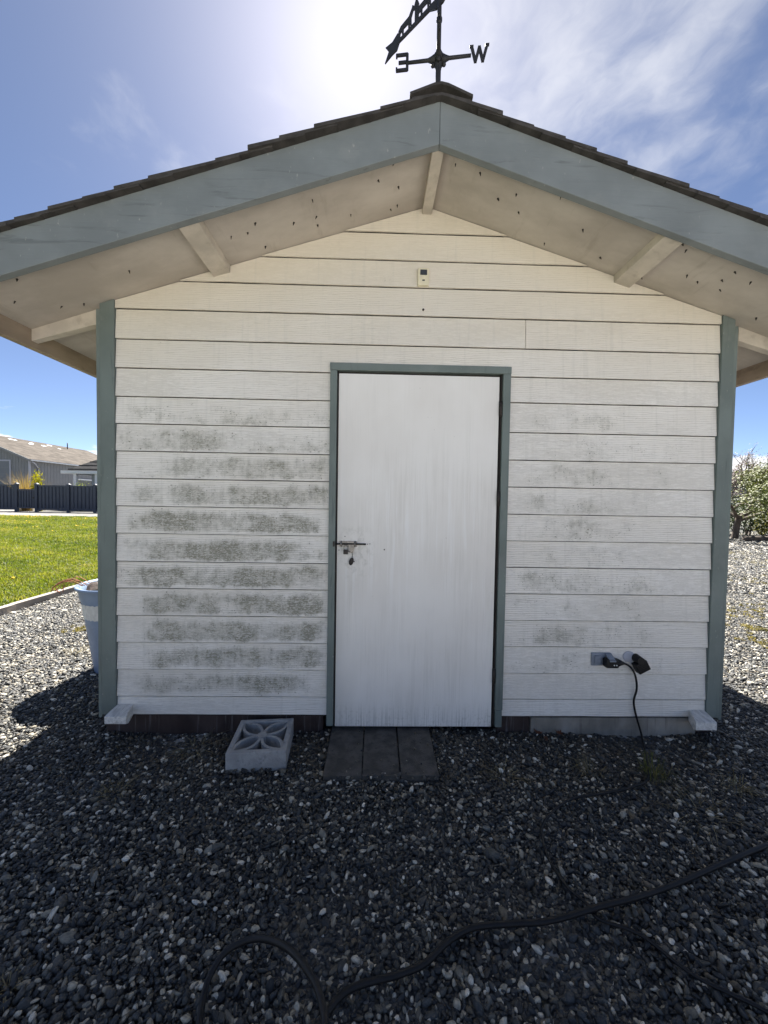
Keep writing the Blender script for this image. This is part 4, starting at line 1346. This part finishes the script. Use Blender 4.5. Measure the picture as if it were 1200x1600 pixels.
G = 'straggly weeds on the gravel'
weed('dry_weed', -1.168, -0.46, 50, .08, .03, M['dry'], 'dry straw-coloured weed on the shaded gravel left of the breeze block', 'weed', 1, G)
weed('dry_weed', 1.40, -0.37, 70, .09, .10, M['weed'], 'upright greenish weed beside the bend of the extension cord', 'weed', 2, G)
weed('dry_weed', 1.10, -0.33, 46, .09, .05, M['dry'], 'low dry weed on the gravel left of the cord bend', 'weed', 3, G)
weed('dry_weed', 1.75, -0.44, 60, .09, .04, M['dry'], 'dry straw weed on the gravel below the right corner block', 'weed', 4, G)
weed('dry_weed', 1.45, -0.58, 60, .17, .02, M['dry'], 'flattened straw between the cord bend and the hose', 'weed', 5, G)
weed('dry_weed', 0.66, -0.36, 46, .10, .03, M['dry'], 'sparse withered weed on the gravel right of the pavers', 'weed', 6, G)
weed('dry_weed', -0.95, -0.14, 40, .15, .02, M['dry'], 'withered straw at the wall foot left of the breeze block', 'weed', 7, G)
weed('dry_weed', -0.99, -1.17, 30, .05, .015, M['dry'], 'small dry weed near the lower left of the yard', 'weed', 8, G)
weed('dry_weed', -2.55, 1.15, 60, .13, .03, M['dry'], 'straw tuft on the sunlit gravel beside the bin', 'weed', 9, G)
for i, (x, y, a) in enumerate(((0.955, -0.035, 0.4), (1.085, -0.045, 1.5), (0.99, -0.10, 2.6))):
    vs, fs, tn = [], [], []
    r_ = random.Random(40+i)
    for k in range(5):
        b0 = len(vs)
        an = a+(k-2)*0.62
        d = Vector((math.cos(an), math.sin(an), 0.35+0.2*r_.random()))*0.034*r_.uniform(.6, 1.1)
        sdv = Vector((-math.sin(an), math.cos(an), 0.2))*0.006
        c0 = Vector((x, y, 0.022))
        vs += [c0, c0+d*.55+sdv, c0+d, c0+d*.55-sdv]
        fs += [(b0, b0+1, b0+2, b0+3)]
        tn.append(r_.random())
    o = meshobj('dry_leaf', vs, fs, M['redleaf'])
    set_tint(o, tn)
    tag(o, ['curled reddish dry leaf at the foot of the wall right of the door', 'curled reddish dry leaf by the grey foundation beam', 'curled reddish dry leaf lying out from the wall foot'][i], 'leaf', 'dry leaves by the foundation')

# yellow moss between the stones on the right
def tuft_protos(mat_, n_, h, spread, wid, seed, blades):
    out = []
    for k in range(n_):
        r_ = random.Random(seed+k)
        vs, fs = [], []
        for i in range(blades):
            a = r_.uniform(0, 6.28); q = spread*math.sqrt(r_.random())
            p = Vector((q*math.cos(a), q*math.sin(a), 0))
            b = r_.uniform(0, 6.28)
            d = Vector((math.cos(b), math.sin(b), 0))*h*r_.uniform(.1, .75)
            hh = h*r_.uniform(.45, 1.1)
            wd = Vector((-d.y, d.x, 0)).normalized()*wid
            b0 = len(vs)
            vs += [p-wd, p+wd, p+d*.45+Vector((0, 0, hh*.65))+wd*.8, p+d*.45+Vector((0, 0, hh*.65))-wd*.8, p+d+Vector((0, 0, hh))]
            fs += [(b0, b0+1, b0+2, b0+3), (b0+3, b0+2, b0+4)]
        out.append(proto('tuft', vs, fs, mat_))
    return out


def patches(centres, per, spread):
    out = []
    for (x, y, k, sx, sy) in centres:
        out.append(np.stack([x+rng.normal(0, sx, int(per*k)), y+rng.normal(0, sy, int(per*k)), np.full(int(per*k), 0.012)], 1))
    return np.concatenate(out)


mp_ = patches([(4.85, 2.5, 1.0, .42, .22), (5.6, 2.75, .6, .9, .35), (7.1, 4.7, 1.2, .8, .3), (8.6, 6.6, 1.4, .9, .35), (9.6, 6.7, 1.0, .9, .35), (3.9, 1.45, .5, .12, .08), (4.2, 1.9, .4, .1, .06), (10.5, 8.5, 1, .6, .2), (-2.9, 1.7, .35, .12, .06), (-3.3, 0.75, .3, .1, .06), (-2.75, 2.3, .3, .12, .05)], 60, 1)
n = len(mp_)
scatter('moss_patches', mp_, np.stack([np.zeros(n), np.zeros(n), rng.uniform(0, 6.28, n)], 1), np.repeat(rng.uniform(.5, 1.2, n)[:, None], 3, 1), rng.integers(0, 3, n), rng.random(n),
        tuft_protos(M['moss'], 3, .022, .03, .004, 70, 14), 'low yellow moss spreading between the gravel stones', 'moss')

# lawn grass and dandelions
gp = []
for y0, y1, dens in ((1.0, 5.0, 330), (5.0, 9.0, 170), (9.0, 14.0, 95), (14.0, 21.35, 60)):
    xw = (y1+2.2)*1.18+1.5
    nn = int((y1-y0)*(xw-4.3)*dens)
    x = -4.30-rng.random(nn)*(xw-4.3)
    y = y0+rng.random(nn)*(y1-y0)
    k = x > -(y+2.2)*1.18-1.5
    gp.append(np.stack([x[k], y[k], np.full(k.sum(), 0.03)], 1))
gp = np.concatenate(gp)
n = len(gp)
dist = gp[:, 1]+2.2
gs = rng.uniform(.55, 1.25, n)*(0.85+dist*0.035)
patch = 0.5+0.25*np.sin(gp[:, 0]*.9+np.sin(gp[:, 1]*.7)*2)+0.25*np.sin(gp[:, 1]*1.9+gp[:, 0]*.6)
gt = np.clip(rng.normal(.36, .17, n)+0.3*(patch-.5), 0, 1)
gscl = np.stack([gs*1.2, gs*1.2, gs*(0.55+0.5*rng.random(n))], 1)
scatter('lawn_grass', gp, np.stack([np.zeros(n), np.zeros(n), rng.uniform(0, 6.28, n)], 1), gscl, rng.integers(0, 5, n), gt,
        tuft_protos(M['grass'], 5, .060, .07, .0035, 90, 26), 'short spring grass of the lawn left of the shed', 'grass')
m_ = rng.random(n) < np.clip(0.003+0.05*(gp[:, 1]-10)/11, 0.003, 0.05)*np.clip(patch-0.15, 0, 1)**2*2.6
dp_ = gp[m_].copy()
nd = len(dp_)
dp_[:, 2] += 0.055*(0.85+(dp_[:, 1]+2.2)*0.03)
dv, df = [], []
for k in range(7):
    dv.append((0.018*math.cos(k*.897), 0.018*math.sin(k*.897), 0.0))
dv.append((0, 0, 0.010)); dv.append((0, 0, -0.008))
for k in range(7):
    df += [(k, (k+1) % 7, 7), ((k+1) % 7, k, 8)]
sz = rng.uniform(.8, 1.4, nd)*(0.8+(dp_[:, 1]+2.2)*0.05)
scatter('dandelion_flowers', dp_, np.stack([rng.normal(0, .3, nd), rng.normal(0, .3, nd), rng.uniform(0, 6, nd)], 1), np.repeat(sz[:, None], 3, 1), np.zeros(nd), rng.random(nd),
        [proto('dandelion', dv, df, M['dandelion'])], 'yellow dandelion heads scattered through the lawn', 'dandelions')

# ------------------------------------------------------------------ charcoal fence, gate
FY = 28.0
fn = empty('privacy_fence', (-24.5, FY, 0), 'charcoal vertical board fence beyond the lawn', 'fence')
slat_me = None


def slats(x0, x1, z0, z1, parent, name='slat', y=FY, pitch=0.285):
    k = max(1, int(round((x1-x0)/pitch)))
    p = (x1-x0)/k
    bm = bmesh.new()
    wv_ = p*0.40
    for a in ((-wv_, -wv_*.72, wv_*.72, wv_),):
        ys = (0.0, -0.035, -0.035, 0.0)
        lo = [bm.verts.new((x, yy, z0)) for x, yy in zip(a, ys)]
        hi = [bm.verts.new((x, yy, z1)) for x, yy in zip(a, ys)]
        lo2 = [bm.verts.new((x, 0.02, z0)) for x in (a[0], a[3])]
        hi2 = [bm.verts.new((x, 0.02, z1)) for x in (a[0], a[3])]
        for i in range(3):
            bm.faces.new((lo[i], lo[i+1], hi[i+1], hi[i]))
        bm.faces.new((lo2[1], lo2[0], hi2[0], hi2[1]))
        bm.faces.new((lo[3], lo2[1], hi2[1], hi[3])); bm.faces.new((lo2[0], lo[0], hi[0], hi2[0]))
        bm.faces.new((hi[0], hi[1], hi[2], hi[3], hi2[1], hi2[0])); bm.faces.new((lo2[0], lo2[1], lo[3], lo[2], lo[1], lo[0]))
    bmesh.ops.recalc_face_normals(bm, faces=bm.faces)
    me = bpy.data.meshes.new(name); bm.to_mesh(me); bm.free(); me.materials.append(M['fence'])
    for i in range(k):
        o = bpy.data.objects.new(name, me)
        COL.objects.link(o)
        o.parent = parent
        o.location = Vector((x0+p*(i+.5), y, 0))-parent.location


def fx(px_):        # photograph column at the fence line -> metres
    return (px_-588.5)/600.0*(FY+2.2)*1.0


for p in (-40, 2, 40, 70, 118, 158, 204, 250):
    x = fx(p)
    box('post', x-.10, x+.10, FY-.10, FY+.10, 0.0, 2.16, M['fence'], fn, 0.01)
    bm = bmesh.new()
    bmesh.ops.create_cone(bm, cap_ends=True, segments=4, radius1=0.19, radius2=0.03, depth=0.10, matrix=Matrix.Translation((x, FY, 2.21)) @ Matrix.Rotation(R(45), 4, 'Z'))
    bmobj('post_cap', bm, M['fence'], fn)
for a, b in ((-40, 2), (2, 40), (70, 118), (118, 158), (158, 204), (204, 250)):
    xa, xb = fx(a)+.11, fx(b)-.11
    box('rail', xa, xb, FY-.05, FY+.05, 0.16, 0.30, M['fence'], fn, 0.006)
    box('rail', xa, xb, FY-.05, FY+.05, 1.97, 2.09, M['fence'], fn, 0.006)
    slats(xa+.02, xb-.02, 0.302, 1.968, fn)
    box('backing', xa, xb, FY+.024, FY+.03, 0.302, 1.968, M['fence'], fn)
gt_ = empty('fence_gate', (fx(55), FY, 0), 'lower charcoal gate set between two fence posts', 'gate')
xa, xb = fx(40)+.13, fx(70)-.13
box('rail', xa, xb, FY-.05, FY+.05, 0.28, 0.38, M['fence'], gt_, 0.006)
box('rail', xa, xb, FY-.05, FY+.05, 1.66, 1.76, M['fence'], gt_, 0.006)
slats(xa+.02, xb-.02, 0.382, 1.658, gt_, pitch=0.22)
box('backing', xa, xb, FY+.024, FY+.03, 0.382, 1.658, M['fence'], gt_)
box('latch', xb-.10, xb-.03, FY-.09, FY-.045, 1.05, 1.15, M['iron'], gt_)

# ------------------------------------------------------------------ grey shop building far left
sh = empty('shop_building', (-44, 48.5, 0), 'large grey gabled outbuilding with a brown shingle roof behind the fence', 'building')
SX0, SX1, SY0, SY1, SE, SR = -50.8, -37.2, 40.0, 57.0, 5.15, 8.0
prism('wall', [(SX0, 0), (SX1, 0), (SX1, SE), (-44, SR-.05), (SX0, SE)], SY0, SY1, M['shopwall'], sh)
for i in range(46):      # upright ribs of the cladding on the gable front
    x = SX0+.15+i*.3
    zt_ = SE+(SR-SE)*(1-abs(x+44)/6.8)-.25
    if SX1-13.0 < x < SX1:
        if x < -39.0:
            z0 = 5.0
            if zt_ < z0+.2: continue
        else:
            z0 = 0.02
        box('cladding_rib', x-.02, x+.02, SY0-.02, SY0-.001, z0, zt_, M['shopwall'], sh)
for i in range(40):
    y = SY0+.2+i*.42
    box('cladding_rib', SX1+.001, SX1+.02, y-.02, y+.02, 0.02, SE-.15, M['shopwall'], sh)
sl = (SR-SE)/6.8
for sg in (-1, 1):
    xe = -44+sg*7.25
    ze = SE-sl*.45
    a = [(-44+sg*.001, SR), (xe, ze), (xe, ze+.16), (-44+sg*.001, SR+.16)]
    rf = prism('roof', a if sg > 0 else a[::-1], SY0-.45, SY1+.45, M['shoproof'], sh)
    box('gutter', min(xe, xe+sg*.12), max(xe, xe+sg*.12), SY0-.40, SY1+.40, ze-.02, ze+.11, M['whitepaint'], sh)
    a = [(-44+sg*.002, SR-.10), (xe, ze-.10), (xe, ze+.14), (-44+sg*.002, SR+.14)]
    prism('bargeboard', a if sg > 0 else a[::-1], SY0-.53, SY0-.455, M['shopwall'], sh)
r = random.Random(2)      # pale lichen patches and a vent on the near roof slope
for k in range(7):
    x = -44+r.uniform(.2, 1.6); y = SY0+r.uniform(.5, 11)
    z = SR+.16-sl*(x+44)+.012
    a, b = r.uniform(.08, .16), r.uniform(.2, .5)
    meshobj('pale_shingle', [(x-a, y-b, z+sl*a), (x+a, y-b, z-sl*a), (x+a, y+b, z-sl*a), (x-a, y+b, z+sl*a)], [(0, 1, 2, 3)], M['whitepaint'], sh)
tube('vent_pipe', [(-43.0, 52.5, 7.6), (-43.0, 52.5, 8.6)], 0.06, M['iron'], sh, 8)
gd = box('garage_door', -46.2, -39.25, SY0-.06, SY0-.025, 0.02, 4.88, M['shopdoor'], sh)
for k in range(1, 7):
    box('panel_seam', -46.1, -39.35, SY0-.068, SY0-.0605, k*.7-.02, k*.7+.02, M['shopwall'], gd)
for a in ((-39.25, -39.10, 0.02, 5.03), (-46.35, -46.2, 0.02, 5.03), (-46.2, -39.25, 4.88, 5.03)):
    box('door_casing', a[0], a[1], SY0-.08, SY0-.022, a[2], a[3], M['palegrey'], sh)
box('corner_trim', SX1-.08, SX1+.06, SY0-.06, SY0+.10, 0.02, SE-.2, M['palegrey'], sh)
tube('downspout', catmull([(-36.75, SY0-.2, 4.85), (-36.75, SY0+.2, 4.65), (-37.1, SY0+.9, 4.3), (-37.1, SY0+1.0, 3.8), (-37.1, SY0+1.0, .2)], 4), 0.06, M['palegrey'], sh, 6)
wn = box('window', SX1+.03, SX1+.06, 46.5, 49.0, 1.6, 3.25, M['glass'], sh)
for a in ((46.35, 46.5, 1.6, 3.4), (49.0, 49.15, 1.6, 3.4), (46.5, 49.0, 3.25, 3.4), (46.5, 49.0, 1.45, 1.6)):
    box('window_frame', SX1+.022, SX1+.10, a[0], a[1], a[2], a[3], M['whitepaint'], wn)

# ------------------------------------------------------------------ low house with porch, right of it
hs = empty('porch_house', (-21, 37, 0), 'low house with a dark hipped roof and white porch posts behind the fence', 'house')
hx0, hx1, hy0, hy1, he, hr = -27.3, -14.0, 32.0, 43.0, 3.45, 7.1
v = [(hx0, hy0, he), (hx1, hy0, he), (hx1, hy1, he), (hx0, hy1, he), (-22.3, 37.5, hr), (-18.5, 37.5, hr)]
hroof = meshobj('roof', v, [(0, 1, 5, 4), (1, 2, 5), (2, 3, 4, 5), (3, 0, 4), (3, 2, 1, 0)], M['darkroof'], hs)
for i in range(9):          # tile courses on the two slopes in sight
    t0 = (i+.5)/9.5
    for A, B, C_, D_ in ((v[0], v[1], v[5], v[4]), (v[3], v[0], v[4], v[4])):
        A, B, C_, D_ = map(Vector, (A, B, C_, D_))
        p, q = A.lerp(D_, t0), B.lerp(C_, t0)
        nrm = (B-A).cross(D_-A).normalized()
        vv_, ff_ = tube_data([p+nrm*.01, q+nrm*.01], 0.035, 4)
        meshobj('tile_course', vv_, ff_, M['darkroof'], hroof)
box('gutter', hx0-.10, hx1+.1, hy0-.12, hy0-.001, he-.22, he+.03, M['whitepaint'], hs)
box('gutter', hx0-.12, hx0-.001, hy0, hy1, he-.22, he+.03, M['whitepaint'], hs)
box('wall', hx0+.9, hx1-.5, hy0+2.2, hy1-.5, 0.0, he-.02, M['bluegrey'], hs)
for x in (-26.4, -24.55, -20.5, -17.0):
    box('porch_post', x-.13, x+.13, hy0+.15, hy0+.41, 0.0, he-.01, M['whitepaint'], hs, 0.01)
dd_ = box('door', -24.3, -23.3, hy0+2.15, hy0+2.195, 0.1, 2.75, M['whitepaint'], hs)
box('pane', -24.1, -23.5, hy0+2.12, hy0+2.148, 1.75, 2.5, M['glass'], dd_)
wn = box('window', -22.4, -20.4, hy0+2.16, hy0+2.195, 1.2, 2.6, M['glass'], hs)
for a in ((-22.55, -22.4, 1.05, 2.75), (-20.4, -20.25, 1.05, 2.75), (-22.4, -20.4, 2.6, 2.75), (-22.4, -20.4, 1.05, 1.2)):
    box('window_frame', a[0], a[1], hy0+2.12, hy0+2.198, a[2], a[3], M['whitepaint'], wn)


# ------------------------------------------------------------------ plants and trees
def blade_clump(name, x, y, z, n_, length, material, label, cat, seed, wid=.02, droop=.8):
    r_ = random.Random(seed)
    vs, fs, tn = [], [], []
    for i in range(n_):
        a = r_.uniform(0, 6.28)
        d = Vector((math.cos(a), math.sin(a), 0))
        L = length*r_.uniform(.6, 1.1); out = r_.uniform(.15, droop)
        p = Vector((x, y, z))+d*r_.uniform(0, .45)
        wd = Vector((-d.y, d.x, 0))*wid
        tnv = r_.random()
        prev = None
        for s_ in range(5):
            t_ = s_/4
            q = p+d*(L*out*t_*t_)+Vector((0, 0, L*(t_-out*.55*t_*t_)))
            w2 = wd*(1-t_*.85)
            b0 = len(vs)
            vs += [q-w2, q+w2]
            if prev is not None:
                fs.append((prev, prev+1, b0+1, b0)); tn.append(tnv)
            prev = b0
    o = meshobj(name, vs, fs, material)
    set_tint(o, tn)
    return tag(o, label, cat)


blade_clump('russet_grass', fx(33), FY+1.2, 0.0, 520, 3.35, M['fern'], 'russet feathery ornamental grass rising behind the fence', 'ornamental grass', 3, .013, .5)


def leaves(centres, n_, rad, size, r_, flat_=0.7):
    vs, fs, tn = [], [], []
    for c in centres:
        for i in range(n_):
            d = Vector((r_.gauss(0, 1), r_.gauss(0, 1), r_.gauss(0, flat_)))
            p = c+d*rad*.5
            a = Vector((r_.gauss(0, 1), r_.gauss(0, 1), r_.gauss(0, 1))).normalized()
            b = a.orthogonal().normalized()
            s_ = size*r_.uniform(.6, 1.3)
            b0 = len(vs)
            vs += [p-a*s_*.5, p+b*s_*.28, p+a*s_*.5, p-b*s_*.28]
            fs.append((b0, b0+1, b0+2, b0+3))
            tn.append(min(1, max(0, r_.gauss(.5, .22)+.12*d.z)))
    return vs, fs, tn


def branch(p, d, L, rad, depth, r_, segs, tips, spread=.75, lift=.18, kids=(2, 3)):
    pts_ = [p]
    q = p.copy()
    dd = d.copy()
    for i in range(4):
        dd = (dd+Vector((r_.gauss(0, .16), r_.gauss(0, .16), r_.gauss(0, .10)+lift*.25))).normalized()
        q = q+dd*L/4
        pts_.append(q.copy())
    segs.append((pts_, rad, rad*.62))
    if depth == 0:
        tips.append(q)
        tips.append(pts_[2])
        return
    for k in range(r_.randint(*kids)):
        a = Vector((r_.gauss(0, 1), r_.gauss(0, 1), r_.gauss(0, .6))).normalized()
        nd_ = (dd+a*spread).normalized()
        st_ = pts_[r_.choice((3, 4, 4))]
        branch(st_, nd_, L*r_.uniform(.62, .82), rad*.6, depth-1, r_, segs, tips, spread, lift, kids)


def tree(name, x, y, label, seed, trunkh, trunkr, depth, L, leafn, leafr, leafs, lm, z0=0.0, lean=(0, 0), bm_=None, spread=.75, group=None, kids=(2, 3), flat_=.7):
    r_ = random.Random(seed)
    segs, tips = [], []
    root = empty(name, (x, y, z0), label, 'tree' if 'tree' in name else 'shrub', group)
    base = Vector((x, y, z0-.05))
    t1 = base+Vector((lean[0], lean[1], trunkh))
    mid = base.lerp(t1, .5)+Vector((r_.uniform(-.06, .06), r_.uniform(-.06, .06), 0))
    segs.append(([base, mid, t1], trunkr, trunkr*.8))
    for k in range(r_.randint(3, 5)):
        a = Vector((r_.gauss(0, 1), r_.gauss(0, 1), r_.uniform(.35, 1.0))).normalized()
        branch(t1-Vector((0, 0, trunkh*.12*k*r_.random())), a, L, trunkr*.6, depth, r_, segs, tips, spread, .18, kids)
    vs, fs = [], []
    for pp, ra, rb in segs:
        v_, f_ = tube_data(pp, lambda t: ra+(rb-ra)*t, 6, False)
        b0 = len(vs)
        vs += v_; fs += [tuple(b0+i for i in q) for q in f_]
    meshobj('trunk', vs, fs, bm_ or M['bark'], root, True)
    if leafn:
        v_, f_, t_ = leaves(tips, leafn, leafr, leafs, r_, flat_)
        o = meshobj('crown', v_, f_, lm, root)
        set_tint(o, t_)
    return root


def bush(name, x, y, label, seed, rx, ry, hz, n_, leafs, lm, z0=0.0, group=None):
    r_ = random.Random(seed)
    root = empty(name, (x, y, z0), label, 'shrub', group)
    vs, fs, tn = [], [], []
    lobes = [(Vector((r_.uniform(-.55, .55)*rx, r_.uniform(-.55, .55)*ry, r_.uniform(.25, .75)*hz)), r_.uniform(.35, .6)) for _ in range(11)]
    for c, k in lobes:
        for i in range(n_//11):
            d = Vector((r_.gauss(0, 1), r_.gauss(0, 1), r_.gauss(0, 1)))
            d = d.normalized()*(r_.random()**.35)
            p = Vector((x, y, z0))+c+Vector((d.x*rx*k, d.y*ry*k, d.z*hz*k*.75))
            if p.z < z0+.03: p.z = z0+.03+r_.random()*.1
            a = (d+Vector((r_.gauss(0, .7), r_.gauss(0, .7), r_.gauss(0, .7)))).normalized()
            b = a.orthogonal().normalized()
            s_ = leafs*r_.uniform(.6, 1.3)
            b0 = len(vs)
            vs += [p-a*s_*.5, p+b*s_*.26, p+a*s_*.5, p-b*s_*.26]
            fs.append((b0, b0+1, b0+2, b0+3))
            tn.append(min(1, max(0, r_.gauss(.45, .2)+.2*d.z)))
    o = meshobj('foliage', vs, fs, lm, root)
    set_tint(o, tn)
    sv, sf = [], []
    for k in range(6):
        q = Vector((x+r_.uniform(-.2, .2)*rx, y+r_.uniform(-.2, .2)*ry, z0-.05))
        v_, f_ = tube_data([q, q+Vector((r_.uniform(-.3, .3)*rx, r_.uniform(-.3, .3)*ry, hz*.45)), q+Vector((r_.uniform(-.5, .5)*rx, r_.uniform(-.5, .5)*ry, hz*.8))], lambda t: .03*(1-t)+.006, 5, False)
        b0 = len(sv)
        sv += v_; sf += [tuple(b0+i for i in qq) for qq in f_]
    meshobj('stem', sv, sf, M['bark'], root, True)
    return root


bush('yellow_shrub', fx(59), FY+.9, 'yellow-green shrub rising behind the charcoal gate', 21, .62, .45, 2.95, 1100, .16, M['leafgold'])
bush('white_shrub', -24.3, FY+2.0, 'pale low shrub seen over the fence before the porch', 22, .7, .5, 2.45, 500, .12, M['leafpale'])

# right side: gnarled budding tree, golden and dark shrubs, bare pinkish trees beyond
tree('gnarled_tree', 14.75, 13.2, 'gnarled small tree with pale budding leaves beside the gravel on the right', 5, .95, .13, 3, 1.0, 85, .50, .085, M['leafgreen'], lean=(.05, -.1), spread=.8)
tree('gnarled_tree', 17.6, 14.2, 'pale budding tree behind the gnarled one, cut off by the frame', 9, 1.0, .12, 3, 1.0, 60, .46, .075, M['leafgreen'], lean=(-.1, 0), spread=.8)
bush('golden_shrub', 18.3, 15.4, 'golden yellow-green shrub low behind the gnarled tree', 31, 1.1, .8, 1.5, 2600, .10, M['leafgold'])
bush('dark_shrub', 16.9, 14.9, 'dark evergreen shrub low behind the gnarled trunk', 32, 1.3, .8, 1.5, 2600, .10, M['leafdark'])
bush('dark_shrub', 15.7, 15.0, 'dark evergreen shrub close behind the gnarled tree, nearest the shed', 36, 1.0, .7, 1.25, 2200, .10, M['leafdark'])
bush('dark_shrub', 21.8, 18.2, 'tall dark evergreen shrub at the right edge of the yard', 33, 1.6, 1.2, 2.3, 3000, .11, M['leafdark'])
bush('dark_shrub', 21.6, 20.8, 'broad dark evergreen hedge shrub behind the golden one', 34, 2.2, 1.4, 1.9, 3000, .12, M['leafdark'])
bush('dark_shrub', 26.0, 21.5, 'dark evergreen shrub far to the right', 35, 2.4, 1.4, 2.4, 2600, .12, M['leafdark'])
tree('bare_tree', 25.5, 22.0, 'leafless pinkish tree rising behind the evergreens on the right', 12, 1.4, .14, 4, 1.5, 9, .35, .07, M['leafpink'], spread=.6, kids=(2, 3))
tree('bare_tree', 26.0, 25.5, 'leafless pinkish tree standing farther back on the right', 16, 1.2, .12, 4, 1.25, 9, .35, .07, M['leafpink'], spread=.6, kids=(2, 3))
tree('bare_tree', 31.0, 28.0, 'leafless pinkish tree at the far right edge', 18, 1.6, .14, 4, 1.6, 9, .35, .07, M['leafpink'], spread=.6, kids=(2, 3))
# low log lying by the tree
o = tube('fallen_log', [(14.2, 12.2, .09), (15.4, 12.35, .10), (16.9, 12.2, .08)], 0.10, M['bark'], None, 8)
tag(o, 'grey log lying on the gravel below the gnarled tree', 'log')
# pale house glimpsed through the branches
hb = empty('far_house', (33, 31, 0), 'pale blue-grey house glimpsed through the branches on the right', 'house')
box('wall', 29.5, 38.0, 30.0, 37.0, 0.0, 3.0, M['bluegrey'], hb)
prism('roof', [(29.0, 3.0), (38.5, 3.0), (33.75, 4.6)], 29.6, 37.4, M['darkroof'], hb)
for x in (30.6, 33.0, 35.6):
    wn = box('window', x, x+1.2, 29.95, 29.995, 1.1, 2.3, M['glass'], hb)
    box('window_frame', x-.1, x+1.3, 29.93, 29.948, 2.3, 2.42, M['whitepaint'], wn)
